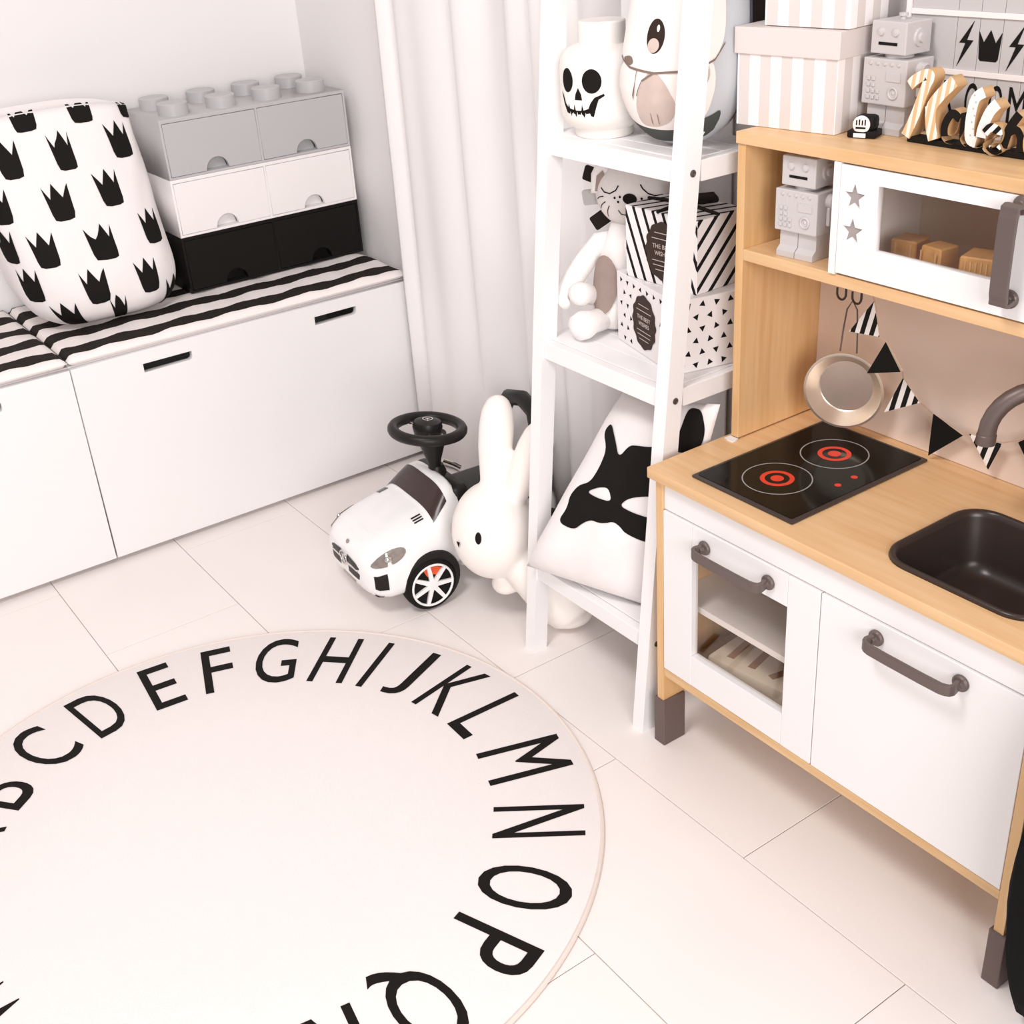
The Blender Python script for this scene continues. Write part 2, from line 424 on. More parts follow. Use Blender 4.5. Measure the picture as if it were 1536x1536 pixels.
# ================================================================== brick drawers (three storeys)
def brick(z, h, colour, label, studs):
    t = thing('brick_drawer_unit', label, 'storage drawers', (-.2720, -.146, z), 0, 'stacked brick drawers')
    top = colour
    w2, d2 = .252, .124
    body = plate('body', [rect(-w2, 0, w2, h-.0004), rect(-w2+.006, .006, -.003, h-.009)[::-1], rect(.003, .006, w2-.006, h-.009)[::-1]], 2*d2, frame((0, d2, 0), (1, 0, 0), (0, 0, 1)), top, t, bev=.0012)
    for s in (-1, 1):
        cx = s*(w2-.0045)/2+s*.0005
        hw = (w2-.0105)/2
        outs = [rect(cx-hw, .0012, cx+hw, h-.0098)]
        hx = cx+.002; hr = .030
        # half-moon grip at the lower edge
        outl = [(cx-hw, .007), (hx-hr, .007)]+[(hx-hr*math.cos(PI*i/14), .007+hr*math.sin(PI*i/14)) for i in range(1, 14)]+[(hx+hr, .007), (cx+hw, .007), (cx+hw, h-.0102), (cx-hw, h-.0102)]
        d = plate('drawer', [outl], .012, frame((0, -d2+.0125, 0), (1, 0, 0), (0, 0, 1)), colour, t, bev=.0008)
        plate('grip_recess', [[(hx-hr*1.1*math.cos(PI*i/14), .0062+hr*1.1*math.sin(PI*i/14)) for i in range(15)]], .002, frame((0, -d2+.030, 0), (1, 0, 0), (0, 0, 1)), colour, d)
    if studs:
        proto = None
        for i in range(4):
            for j in range(2):
                loc = ((i-1.5)*.1255, (j-.5)*.125, h)
                if proto is None:
                    proto = G().lathe([(.0375, -.001), (.037, .026), (.0345, .0285), (.030, .0285), (.0295, .0278), (0, .0278)], 36).build('stud', top, t, sm=True); proto.location = loc
                else: copy_part(proto, t, loc)
PT = BT+.0285
BH = (.9672-PT)/3
brick(PT, BH, 'brick_black', 'black brick shaped drawer unit, bottom of the stack on the bench', False)
brick(PT+BH, BH, 'brick_white', 'white brick shaped drawer unit, middle of the stack on the bench', False)
brick(PT+2*BH, BH, 'brick_grey', 'grey brick shaped drawer unit with round studs, top of the stack', True)

# ================================================================== patterned fabric sack
def sack():
    t = thing('fabric_sack', 'white cloth sack printed with rows of black marks on the bench', 'sack', (-.735, -.225, PT+.0035))
    H = .478
    def prof(z):
        s = max(0, min(1, z/H)); r = min(1, z/.13); rnd = (1-(1-r)**2.6)**(1/2.6)
        a = (.187+.012*s)*(.50+.50*rnd); b = (.165-.105*s**1.3)*(.35+.65*rnd)
        cx = -.045*s+.012*(1-rnd)
        return a, b, cx, .01+.012*s
    def f(u, z):   # u in metres along x on the front half, wraps by angle
        a, b, cx, cy = prof(z)
        th = -PI/2+u
        c, s_ = math.cos(th), math.sin(th); e = 2/3.0
        wr = 1+.012*math.sin(5*u+z*25)*(1-z/H)+.006*math.sin(11*u-z*40)
        return (cx+a*math.copysign(abs(c)**e, c)*wr, cy+b*math.copysign(abs(s_)**e, s_)*wr, z+.012*math.cos(2*u)*(z/H)**6)
    rs = []
    for k in range(40):
        z = H*(k/39)**1.25
        rs.append([f(2*PI*i/96, z) for i in range(96)])
    g = G(); g.rings(rs, cap=False); g.bm.faces.new([v for v in g.bm.verts][:96])
    o = g.build('bag_body', 'canvas', t, sm=True, angle=2.5)
    md = o.modifiers.new('thickness', 'SOLIDIFY'); md.thickness = .003; md.offset = 1
    # rolled contents lining closing the mouth a little below the hem
    a, b, cx, cy = prof(H*.94)
    G().lathe([(1, 0), (.6, .004), (0, .006)], 48, Matrix.Translation((cx, cy, H*.955)) @ Matrix.Diagonal((a*.93, b*.88, 1, 1))).build('inner_fabric', 'canvas', t, sm=True)
    # invert x -> u for a given height on the front side
    def u_of(x, z):
        lo, hi = -PI/2, PI/2
        for _ in range(40):
            mid = (lo+hi)/2
            if f(mid, z)[0] < x: lo = mid
            else: hi = mid
        return lo
    marks = [(-.89, .939), (-.762, .938), (-.628, .942), (-.943, .846), (-.812, .836), (-.686, .846), (-.57, .855), (-.977, .755), (-.871, .741), (-.732, .734), (-.611, .743), (-.913, .664), (-.788, .642), (-.652, .638), (-.553, .669), (-.85, .578), (-.737, .572), (-.592, .578), (-.835, 1.010), (-.70, 1.010), (-.585, 1.012)]
    # plain crown-like leaf mark: three points above a rounded body
    def mark(w_, h_):
        pts = [(-.52, .44), (-.27, .10), (0, .5), (.27, .10), (.52, .44), (.46, -.30), (.40, -.46), (.2, -.5), (-.2, -.5), (-.40, -.46), (-.46, -.30)]
        return [(x*w_, y*h_) for x, y in pts]
    for x, z in marks:
        zz = z-PT-.003; xl = x+.735
        if not (.02 < zz < H-.004): continue
        xl = max(-.20, min(.185, xl)); u0 = u_of(xl, zz)
        # tangent-length scale of u
        p1, p2 = Vector(f(u0-.01, zz)), Vector(f(u0+.01, zz)); k = .02/max((p2-p1).length, 1e-4)
        if abs(u0) > 1.45: k = 1/.19
        hh = .082 if zz < .44 else .05
        o = mapped('printed_mark', [[mark(.052, hh)]], surf(lambda a, b, u0=u0, zz=zz, k=k: f(u0+a*k, min(max(zz+b, .004), H))), 'print_black', t, cell=.014, off=.0042)
sack()

# ================================================================== alphabet rug
RC = Vector((-1.0811, -1.5954, 0)); RR = .6242
rug = thing('alphabet_rug', 'round cream rug with black alphabet letters around its rim', 'rug', RC)
G().lathe([(RR-.006, 0), (RR-.004, .006), (RR-.010, .0085), (.3, .0085), (0, .0085)], 180).build('rug_cloth', 'rug_cloth', rug, sm=True)
G().tube([(RR*math.cos(2*PI*i/180)-.003*math.cos(2*PI*i/180), (RR-.003)*math.sin(2*PI*i/180), .0045) for i in range(180)], .0044, 8, closed=True).build('hem', 'rug_hem', rug, sm=True)
ang = dict(A=144, B=128.9, C=113.9, D=99.6, E=84.6, F=71.5, G=57.9, H=43.6, I=33.6, J=24.2, K=11.6, L=-1.3, M=-18.2, N=-36.8, O=-53.9, P=-68.4, Q=-84.0, R=-99, S=-112.5, T=-125, U=-138, V=-152, W=-168, X=-184, Y=-197.5, Z=-209)
wid = dict(I=.0135, J=.048, L=.06, E=.064, F=.062, M=.094, W=.11, O=.088, Q=.092, C=.082, G=.086, P=.068, B=.07)
for ch, a in ang.items():
    a_ = math.radians(a); r = .513; rad = Vector((math.cos(a_), math.sin(a_), 0)); tan = Vector((math.sin(a_), -math.cos(a_), 0))
    h_ = .158 if ch not in 'Q' else .185
    if ch == 'Q': r -= .012
    text('letter', ch, wid.get(ch, .076), h_, frame(rad*r+Vector((0, 0, .0088)), tan, rad), 'print_black', rug, .0006)

# ================================================================== ride-on toy car
car = thing('ride_on_car', 'white ride-on toy car with black steering wheel and silver badge', 'toy car', (-.427, -1.056, 0), PI-.07)
SEC = [(.138, .084, .082, .134), (.132, .106, .062, .147), (.117, .126, .047, .162), (.09, .139, .040, .178), (.05, .143, .038, .192), (.01, .1395, .040, .204), (-.03, .136, .044, .214), (-.055, .130, .046, .238), (-.078, .120, .048, .260), (-.095, .116, .05, .265), (-.105, .115, .05, .258)]
def lerp_sec(X, S_):
    if X >= S_[0][0]: return S_[0][1:]
    for a, b in zip(S_, S_[1:]):
        if a[0] >= X >= b[0]:
            t = (a[0]-X)/(a[0]-b[0]); return tuple(p+(q-p)*t for p, q in zip(a[1:], b[1:]))
    return S_[-1][1:]
def car_pt(X, th, S_=SEC):
    hw, zl, zt = lerp_sec(X, S_); zm = zl+.42*(zt-zl); c, s_ = math.cos(th), math.sin(th)
    y = hw*math.copysign(abs(c)**.5, c)
    z = zm+(zt-zm)*abs(s_)**.75 if s_ >= 0 else zm-(zm-zl)*abs(s_)**.6
    return Vector((X, y, z))
g = G(); Xs = [.138-.243*i/36 for i in range(37)]
g.rings([[car_pt(X, 2*PI*i/48) for i in range(48)] for X in Xs]); g.build('front_body', 'car_white', car, sm=True, angle=1.0)
S2 = [(-.10, .128, .05, .150), (-.16, .126, .045, .135), (-.26, .128, .045, .14), (-.31, .132, .05, .185), (-.345, .122, .06, .19), (-.37, .09, .08, .16)]
G().rings([[car_pt(-.10-.270*k/20, 2*PI*i/40, S2) for i in range(40)] for k in range(21)]).build('rear_body', 'car_white', car, sm=True, angle=1.0)
G().box((-.118, 0, .20), (.05, .20, .10), .02, seg=3).build('dashboard', 'car_black', car, sm=True)
seat = G().box((-.25, 0, .165), (.20, .17, .06), .02, seg=3).build('seat', 'car_black', car, sm=True)
G().box((-.155, .02, .186), (.016, .10, .008), .002).build('seat_trim', 'chrome', car)
# windscreen band following the scuttle
def wind(a, b): return car_pt(-.052-b, PI/2-a)
mapped('windscreen', [rect(-.86, -.018, .80, .024, .006)], surf(wind), 'car_window', car, cell=.05, off=.0016)
def hood(a, b): return car_pt(b, PI/2-a)
for s in (-1, 1):
    for k in range(3):
        u0 = s*.42+(k-1)*.075
        mapped('hood_vent', [[(u0-.024, .004), (u0+.016, .004), (u0+.034, -.019), (u0-.006, -.019)]], surf(hood), 'car_black', car, cell=.02, off=-.001)
    pts = [(s*(.96+.20*math.cos(q)+.06*math.sin(q)), .085+.036*math.sin(q)-.012*math.cos(q)) for q in [2*PI*i/20 for i in range(20)]]
    hl = mapped('headlight', [pts], surf(lambda a, b: car_pt(b, PI/2-a)), 'lamp_clear', car, cell=.02, off=-.002)
    # bulb inside the lamp
    p = car_pt(.088, PI/2-s*.98); G().ball(p, (.010, .006, .008)).build('bulb', 'chrome', hl, sm=True)
    def side_front(a, b, s=s): return car_pt(.112-a*.5, (0 if s > 0 else PI)+s*b)
    mapped('air_intake', [rect(-.022, -.12, .028, .22)], surf(side_front), 'car_black', car, cell=.02, off=(.0015 if s > 0 else -.0015))
    mapped('bumper_slit', [rect(-.02, -.68, .012, -.52)], surf(side_front), 'car_black', car, cell=.02, off=(.0015 if s > 0 else -.0015))
def nose(a, b):
    # front face between the sections, spread over width a and height b
    aa = max(-.11, min(.11, a)); X = .1392-.014*(aa/.105)**4-.25*max(0, b-.126); return Vector((X, a, b))
for s in (-1, 1):
    mapped('grille_upper', [[(s*.016, .132), (s*.058, .127), (s*.078, .117), (s*.060, .113), (s*.016, .116)]], surf(nose), 'car_black', car, cell=.015, off=(.002))
    mapped('grille_lower', [[(s*.020, .106), (s*.074, .105), (s*.068, .089), (s*.020, .091)]], surf(nose), 'car_black', car, cell=.015, off=(.002))
# three-pointed badge in a ring
bd = G().tube([Vector((.1425, .0165*math.cos(2*PI*i/28), .117+.0165*math.sin(2*PI*i/28))) for i in range(28)], .0017, 8, closed=True).build('badge_ring', 'chrome', car, sm=True)
plate('badge_star', [star(0, 0, .016, .2, 3)], .003, frame((.141, 0, .117), (0, 1, 0), (0, 0, 1)), 'chrome', car)
G().box((.140, 0, .1115), (.004, .13, .005), .001).build('grille_bar', 'chrome', car)
plate('hood_emblem', [circle(0, 0, .0055)], .001, frame(car_pt(.126, PI/2)+Vector((.001, 0, .0006)), (0, 1, 0), (-.5, 0, .85)), 'lamp_clear', car)
G().box((.133, .0, .070), (.004, .060, .014), .001).build('number_plate', 'lamp_clear', car)
for X in (0, -.30):
    for s in (-1, 1):
        ax = Matrix.Translation((X, s*.128, .0635)) @ Matrix.Rotation(-s*PI/2, 4, 'X')
        arch = G().lathe([(.069, -.02), (.069, .0115), (.067, .0150), (0, .0150)], 40, Matrix.Translation((X-.006, s*.128, .072)) @ Matrix.Rotation(-s*PI/2, 4, 'X')).build('wheel_arch', 'car_black', car, sm=True)
        ty = G().lathe([(.047, -.016), (.058, -.018), (.0625, -.012), (.0632, 0), (.0625, .014), (.058, .0205), (.0525, .0215), (.051, .0155), (0, .0153)], 44, ax).build('tyre', 'tyre', car, sm=True)
        g = G(); g.tube([ax @ Vector((.0495*math.cos(2*PI*i/40), .0495*math.sin(2*PI*i/40), .0205)) for i in range(40)], .0028, 8, closed=True)
        for k in range(7):
            a = 2*PI*k/7+.35; d = Vector((math.cos(a), math.sin(a), 0)); e = Vector((-math.sin(a), math.cos(a), 0))
            pr = [ax @ (d*.008+e*.0055+Vector((0, 0, .016))), ax @ (d*.008-e*.0055+Vector((0, 0, .016))), ax @ (d*.049-e*.004+Vector((0, 0, .016))), ax @ (d*.049+e*.004+Vector((0, 0, .016)))]
            off = ax.to_3x3() @ Vector((0, 0, .005)); g.rings([pr, [p+off for p in pr]])
        g.lathe([(.013, .014), (.0125, .0225), (0, .0235)], 24, ax)
        g.build('rim', 'chrome' if False else 'car_white', ty, sm=True)
        cq = [-s*(1.15+.2*i) for i in range(7)]
        G().rings([[ax @ Vector((.024*math.cos(q), .024*math.sin(q), .0162)) for q in cq], [ax @ Vector((.044*math.cos(q), .044*math.sin(q), .0162)) for q in cq]], cap=False, closed=False).build('brake_caliper', 'orange', ty)
# steering wheel
SM = Matrix.Translation((-.098, .0, .362)) @ Matrix.Rotation(-.12, 4, 'Y')
st = G().tube([SM @ Vector((.077*math.cos(2*PI*i/48), .077*math.sin(2*PI*i/48), 0)) for i in range(48)], .0125, 12, closed=True).build('steering_wheel', 'car_black', car, sm=True)
G().lathe([(.0, -.02), (.028, -.018), (.034, .006), (.030, .018), (.018, .0225), (0, .0235)], 30, SM).build('hub', 'car_black', st, sm=True)
G().box((0, -.055, -.004), (.032, .05, .008), .002, SM).box((0, .055, -.004), (.032, .05, .008), .002, SM).build('spoke', 'chrome', st)
plate('wheel_badge', [circle(0, 0, .012), circle(0, 0, .0095)[::-1]], .0012, SM @ frame((0, 0, .0232), (0, 1, 0), (-1, 0, 0)), 'chrome', st)
plate('wheel_badge_star', [star(0, 0, .011, .2, 3)], .0012, SM @ frame((0, 0, .0232), (0, 1, 0), (-1, 0, 0)), 'chrome', st)
G().lathe([(.014, 0), (.016, .02), (.030, .065), (.034, .085)], 24, Matrix.Translation((-.106, 0, .262))).build('steering_column', 'car_black', car, sm=True)
G().lathe([(.024, 0), (.022, .03), (.016, .045)], 24, Matrix.Translation((-.110, 0, .225))).build('column_boot', 'car_black', car, sm=True)
G().tube([(-.128, .0, .275), (-.15, .008, .262), (-.165, .012, .25)], .0045, 8).build('ignition_key', 'chrome', car, sm=True)
# back handle arch
arc = bez((-.335, .098, .17), (-.375, .10, .42), (-.40, .02, .42), (-.40, .0, .42), 10)
pts = [(x_+.030, y_, z_) for x_, y_, z_ in [(-.340, .096, .16), (-.352, .094, .23), (-.366, .082, .31), (-.375, .055, .352), (-.378, .0, .366), (-.375, -.055, .352), (-.366, -.082, .31), (-.352, -.094, .23), (-.340, -.096, .16)]]
g = G().tube(pts, [.020, .021, .021, .020, .019, .020, .021, .021, .020], 12); g.build('back_handle', 'car_black', car, sm=True)

# ================================================================== white bunny lamp
bun = thing('bunny_figure', 'smooth white bunny figure leaning against the toy car', 'bunny', (-.31, -1.39, 0))
def bunny():
    bl = Vector((-.31, -1.39, 0))
    head = Vector((-.345, -1.325, .220))-bl; base = Vector((-.250, -1.440, .062))-bl
    md = bpy.data.meshes.new('bunny_body')
    g = G()
    ax = (head-base); q = ax.to_track_quat('Z', 'Y').to_matrix().to_4x4(); q.translation = base
    g.lathe([(.0, -.045), (.045, -.043), (.062, -.03), (.068, .0), (.066, .05), (.060, .10), (.05, .16), (.04, .2)], 36, q)
    HM = Matrix.Rotation(math.radians(10), 4, 'Y') @ Matrix.Rotation(math.radians(-8), 4, 'X')
    g.ball(head, (.088, .090, .106), HM, 40, 28)
    # ears, tapered capsules
    def ear(p0, p1, r):
        p0, p1 = Vector(p0)-bl, Vector(p1)-bl; d = (p1-p0); L = d.length; q = d.to_track_quat('Z', 'Y').to_matrix().to_4x4(); q.translation = p0
        pr = [(r*.62, 0), (r*.8, L*.25), (r*.98, L*.5), (r, L*.68), (r*.9, L*.84), (r*.62, L*.95), (r*.3, L*.99), (0, L)]
        g.lathe(pr, 28, q)
    ear((-.335, -1.315, .29), (-.290, -1.30, .505), .037); ear((-.315, -1.355, .28), (-.243, -1.395, .462), .037)
    # feet and paw
    g.ball(Vector((-.246, -1.445, .032))-bl, (.056, .054, .0315), None, 28, 16)
    g.ball(Vector((-.330, -1.340, .092))-bl, (.036, .032, .028), None, 24, 14)
    bmesh.ops.recalc_face_normals(g.bm, faces=g.bm.faces)
    o = g.build('body', 'bunny_vinyl', bun, sm=True, angle=3.2)
    rm = o.modifiers.new('join', 'REMESH'); rm.mode = 'VOXEL'; rm.voxel_size = .005; rm.use_smooth_shade = True
    sm_ = o.modifiers.new('soften', 'SMOOTH'); sm_.iterations = 10; sm_.factor = .5
    HI = HM
    def hs(a, b):   # a = azimuth from the face direction, b = elevation, both radians
        d = Vector((-math.cos(b)*math.cos(a), -math.cos(b)*math.sin(a), math.sin(b)))
        return head+HI @ Vector((d.x*.088, d.y*.090, d.z*.106))
    mapped('eye', [circle(.60, .06, .075, .12, 20)], surf(hs), 'print_black', bun, cell=.05, off=.0022)
    mapped('eye', [circle(-.60, .06, .075, .12, 20)], surf(hs), 'print_black', bun, cell=.05, off=.0022)
    mapped('nose', [[(-.07, -.10), (.07, -.10), (0, -.23)]], surf(hs), 'print_black', bun, cell=.03, off=.0022)
bunny()

# ================================================================== ladder shelf
LY0, LY1 = -1.456, -1.830     # outer faces of the posts
lad = thing('ladder_shelf', 'white leaning ladder shelf between the curtain and the toy kitchen', 'shelf', (-.19, -1.643, 0))
def fx(z): return -.372+.098*z     # front face of the leaning posts
for ya, yb in ((LY0, LY0-.029), (LY1+.029, LY1)):
    x0, x1 = fx(0), fx(1.75)
    ring = lambda z: [(fx(z), ya, z), (fx(z)+.034, ya, z), (fx(z)+.034, yb, z), (fx(z), yb, z)]
    G().rings([ring(0), ring(1.75)]).build('front_post', 'ladder_paint', lad, world=True)
    xr = -.076 if ya > -1.6 else -.033
    G().box2((xr, ya, 0), (xr+.026, yb, 1.75), .001).build('rear_post', 'ladder_paint', lad, world=True)
for z in (.205, .672, 1.040, 1.44):
    xf = fx(z)+.003; xb = -.076
    G().box2((xf, LY0-.0295, z-.034), (xf+.018, LY1+.0295, z-.001), .001).build('front_rail', 'ladder_paint', lad, world=True)
    G().box2((xb-.018, LY0-.0295, z-.034), (xb, LY1+.0295, z-.001), .001).build('back_rail', 'ladder_paint', lad, world=True)
    for ya, yb in ((LY0-.002, LY0-.018), (LY1+.018, LY1+.002)):
        G().box2((xf+.034, ya, z-.034), ((xb if ya > -1.6 else -.033)-.0005, yb, z-.001), .001).build('side_rail', 'ladder_paint', lad, world=True)
    # board of the shelf: slats laid side by side along the shelf
    a, b = xf+.019, xb-.0185; n = 4; wd = (b-a)/n
    for k in range(n):
        G().box2((a+k*wd+.0005, LY0-.0185, z-.014), (a+(k+1)*wd-.0005, LY1+.0185, z), .0008, seg=1).build('shelf_board', 'ladder_paint', lad, world=True)
    for yy, sg in ((LY1, -1), (LY0, 1)):
        xs_ = fx(z)+.017
        G().lathe([(.0058, 0), (.0058, .0012), (.0035, .0018), (.003, .0006), (0, .0006)], 16, frame((xs_, yy, z-.018), (1, 0, 0), (0, 0, -sg if sg < 0 else 1)) if False else Matrix.Translation((xs_, yy, z-.018)) @ Matrix.Rotation(-sg*PI/2, 4, 'X')).build('screw', 'screw', lad, world=True)

# ---------------- skull jar
jc = Vector((-.200, -1.5545, 1.0405))
jar = thing('skull_jar', 'white head shaped storage jar with a black skull face', 'jar', jc)
def jr(z):
    pts = [(0, .050), (.012, .053), (.020, .060), (.034, .0705), (.060, .073), (.112, .073), (.128, .069), (.140, .060), (.146, .048), (.148, .040)]
    for (a, b), (c, d) in zip(pts, pts[1:]):
        if a <= z <= c: return b+(d-b)*(z-a)/(c-a)
    return pts[-1][1]
G().lathe([(0, 0), (.048, 0), (.050, .003), (.050, .014), (.056, .017), (.066, .025), (.0715, .037), (.073, .055), (.073, .112), (.071, .124), (.065, .135), (.056, .142), (.046, .146), (.040, .147), (0, .147)], 56).build('jar_body', 'cream_plastic', jar, sm=True)
G().lathe([(.039, .1465), (.039, .180), (.037, .1825), (0, .1825)], 44).build('stud_lid', 'cream_plastic', jar, sm=True)
def jsurf(a, b):
    b_ = .060+(b-.060)*1.15; th = math.radians(196)+a*1.12/.073; return (math.cos(th)*jr(b_), math.sin(th)*jr(b_), b_)
J = surf(jsurf)
for x, y, rx, ry in ((-.022, .092, .0125, .0165), (.022, .092, .0150, .0165)): mapped('skull_eye', [circle(x, y, rx, ry, 28)], J, 'print_black', jar, cell=.006, off=.0006)
mapped('skull_nose', [[(-.0065, .066), (.0065, .066), (.005, .074), (0, .083), (-.005, .074)]], J, 'print_black', jar, cell=.005, off=.0006)
mo = [(-.040, .075), (-.034, .071), (-.028, .060), (-.022, .055), (-.020, .060), (-.018, .0535), (-.010, .052), (-.008, .060), (-.006, .0515), (.004, .0515), (.006, .060), (.008, .052), (.016, .0545), (.019, .061), (.021, .064), (.026, .070), (.040, .075), (.041, .072), (.032, .067), (.029, .059), (.024, .043), (.020, .044), (.018, .048), (.012, .047), (.009, .041), (.006, .046), (-.002, .046), (-.005, .040), (-.008, .046), (-.014, .047), (-.017, .041), (-.020, .046), (-.026, .046), (-.030, .054), (-.036, .068)]
mapped('skull_mouth', [mo], J, 'print_black', jar, cell=.006, off=.0006)

# ---------------- printed animal cushion on the top shelf
cc = Vector((-.176, -1.724, 1.0405))
cush = thing('animal_cushion', 'plump printed animal cushion with one dark eye beside the skull jar', 'cushion', cc, math.radians(35))
CH = .37
def cprof(z):
    s = z/CH; s = min(max(s, 0.0), 1); k = max(.02, 1-abs(2*s-1)**3.2)**(1/2.0)
    return max(.003, (.107-.045*max(0, s-.25))*k), max(.003, (.072-.02*max(0, s-.3))*k)
def csurf(a, z):    # a angle, 0 = towards local -x
    A, B = cprof(z); e = .9
    c, s_ = math.cos(a), math.sin(a)
    return (-B*math.copysign(abs(c)**e, c)+.03*(z/CH)**2, -A*math.copysign(abs(s_)**e, s_)-.07*max(0, z-.07)*min(1, max(0, z-.07)/.06), z)
g = G(); g.rings([[csurf(2*PI*i/56, CH*(.0+k/40.)) for i in range(56)] for k in range(41)])
g.build('cushion_body', 'owl_grey', cush, sm=True, angle=3)
C_ = surf(csurf)
def region(name, pts, m_, off, cell=.05):
    pts = rounded([(a, z*.655+.003) for a, z in pts]) if len(pts) > 3 and not name.startswith('drawn') else [(a, z*.655+.003) for a, z in pts]
    return mapped(name, [pts], C_, m_, cush, cell=cell, off=off)
sc_ = lambda L: [(a, z) for a, z in L]
region('lower_fur', [(-1.5, .012), (.9, .012), (.85, .095), (.6, .075), (0, .055), (-.8, .075), (-1.4, .11), (-1.6, .06)], 'owl_dark', .001)
region('belly_print', [(-1.45, .075), (-.9, .050), (-.2, .042), (.3, .05), (.55, .08), (.62, .16), (.5, .21), (-.1, .225), (-.9, .215), (-1.35, .17)], 'owl_white', .0014)
region('face_print', [(-1.25, .205), (-.7, .185), (0, .175), (.5, .190), (.72, .25), (.72, .33), (.6, .43), (.4, .52), (-1.2, .52), (-1.4, .40), (-1.4, .30)], 'owl_white', .0019)
region('paw_print', [(-.75, .055), (-.35, .050), (-.05, .065), (.05, .10), (-.12, .16), (-.35, .19), (-.52, .15), (-.7, .10)], 'owl_beige', .0019)
region('fur_patch', [(.05, .13), (.35, .125), (.52, .17), (.42, .205), (.10, .20)], 'owl_beige', .0022)
region('eye_print', circle(-.34, .258, .155, .038, 28, 0), 'eye_dark', .0024)
region('eye_glow', circle(-.36, .238, .10, .016, 20), 'owl_beige', .0027)
region('eye_glint', circle(-.30, .275, .025, .008, 14), 'owl_white', .0029)
region('nose_print', [(-1.1, .208), (-.85, .19), (-.72, .198), (-.8, .215)], 'owl_line', .0027)
for p in ([(-1.2, .21), (-.8, .188), (-.3, .178), (.25, .183), (.55, .205), (.72, .24)], [(-.62, .185), (-.66, .14), (-.72, .12)], [(-.3, .178), (-.5, .16), (-.62, .125)], [(-.42, .06), (-.40, .085)], [(-.28, .06), (-.27, .085)]):
    region('drawn_line', stroke(p, .012 if abs(p[0][0]-p[-1][0]) < .3 else .005), 'owl_line', .0031)
region('side_seam', [(1.40, .035), (1.78, .035), (1.80, .2), (1.80, .40), (1.46, .40), (1.44, .2)], 'owl_slate', .0010)
for k in range(2):
    G().box((0, 0, -.014), (.001, .016, .034), 0, Matrix.Translation((-.074, -.042+.010*k, .0345)) @ Matrix.Rotation(.5-.25*k, 4, 'X')).build('cloth_tag', 'tag_white', cush)

# ---------------- lion plush on the middle shelf
lion = thing('lion_plush', 'pale sleepy lion plush with grey ribbon mane behind the gift boxes', 'plush toy', (-.165, -1.545, .6725))
lo = Vector((-.165, -1.545, .6725))
hc = Vector((-.112, -1.534, .917))-lo
g = G(); g.ball(hc, (.040, .080, .066), Matrix.Rotation(math.radians(28), 4, 'Z'), 36, 24); g.build('head', 'plush_head', lion, sm=True, angle=3)
HR = Matrix.Rotation(math.radians(28), 4, 'Z')
def lh(a, b):
    d = Vector((-math.cos(b)*math.cos(a)*.040, -math.cos(b)*math.sin(a)*.080, math.sin(b)*.066)); return hc+HR @ d
LH = surf(lh)
lp = lambda n, pts, mt='print_black', off=.0008: mapped(n, [pts], LH, mt, lion, cell=.08, off=off)
lp('nose', [(p[0], p[1]) for p in circle(.02, .0, .17, .15, 24)]+[], )
lp('closed_eye', stroke([(-.85, .22), (-.70, .12), (-.50, .10), (-.34, .20), (-.28, .34)], .035))
lp('closed_eye', stroke([(.85, .12), (.62, .10), (.46, .16), (.34, .28), (.28, .40)], .035))
lp('mouth', stroke([(-.30, -.34), (-.24, -.46), (-.10, -.48), (.0, -.42)], .03))
for a, b in ((-.36, -.0), (-.22, .04), (-.27, -.10), (.3, .02)): lp('freckle', circle(a, b, .03, .035, 10))
for i, (a0, b0, a1, b1) in enumerate(((-1.05, -.12, -.72, .0), (-1.0, -.38, -.66, -.14), (-.8, -.62, -.55, -.24))): lp('whisker', stroke([(a0, b0), ((a0+a1)/2, (b0+b1)/2+.02), (a1, b1)], .025))
for y, s in ((-1.484, 1), (-1.582, -1)):
    c = Vector((-.112+(.026 if s < 0 else -.034), y, .936))-lo; n_ = Vector((-.88, -.45*1, .1))
    fr = frame(c, (.45, -.88, 0), (0, 0, 1))
    e = plate('ear', [[(-.026, -.02), (-.024, .016), (-.014, .034), (.0, .040), (.018, .022), (.028, -.018)]], .022, fr @ Matrix.Translation((0, 0, -.011)), 'plush_white', lion, bev=.006)
    plate('inner_ear', [[(-.014, -.014), (-.010, .014), (.002, .024), (.016, -.012)]], .002, fr @ Matrix.Translation((0, 0, .011)), 'plush_taupe', e)
mane = [(118, 'ribbon'), (140, 'eye_dark'), (163, 'ribbon'), (188, 'plush_grey'), (215, 'ribbon'), (238, 'plush_taupe'), (262, 'plush_grey'), (95, 'plush_taupe'), (72, 'ribbon'), (48, 'eye_dark')]
for a, mt in mane:
    r_ = math.radians(a); MF = Matrix.Translation(hc) @ HR @ frame((0.012, 0, 0), (0, -1, 0), (0, 0, 1)) @ Matrix.Rotation(r_, 4, 'Z')
    rr = .082 if abs(math.cos(r_)) > .5 else .068
    plate('mane_ribbon', [rect(rr-.012, -.014, rr+(.014 if a < 100 else .030), .014, .004)], .006, MF, mt, lion, bev=.001)
def chain(name, pts, rad, mt, n=20):
    pts = [Vector(p)-lo for p in pts]; g = G(); g.tube(pts, rad, n)
    return g.build(name, mt, lion, sm=True, angle=3)
chain('torso', [(-.155, -1.5220, .675), (-.157, -1.5220, .685), (-.157, -1.5220, .72), (-.15, -1.5220, .78), (-.142, -1.5250, .83), (-.138, -1.5270, .865)], [.02, .040, .046, .042, .034, .024], 'plush_white')
def tum(a, b): 
    r_ = .044; return Vector((-.157+.012*(b-.72)/.1-r_*math.cos(a), -1.5220-r_*math.sin(a), b))-lo
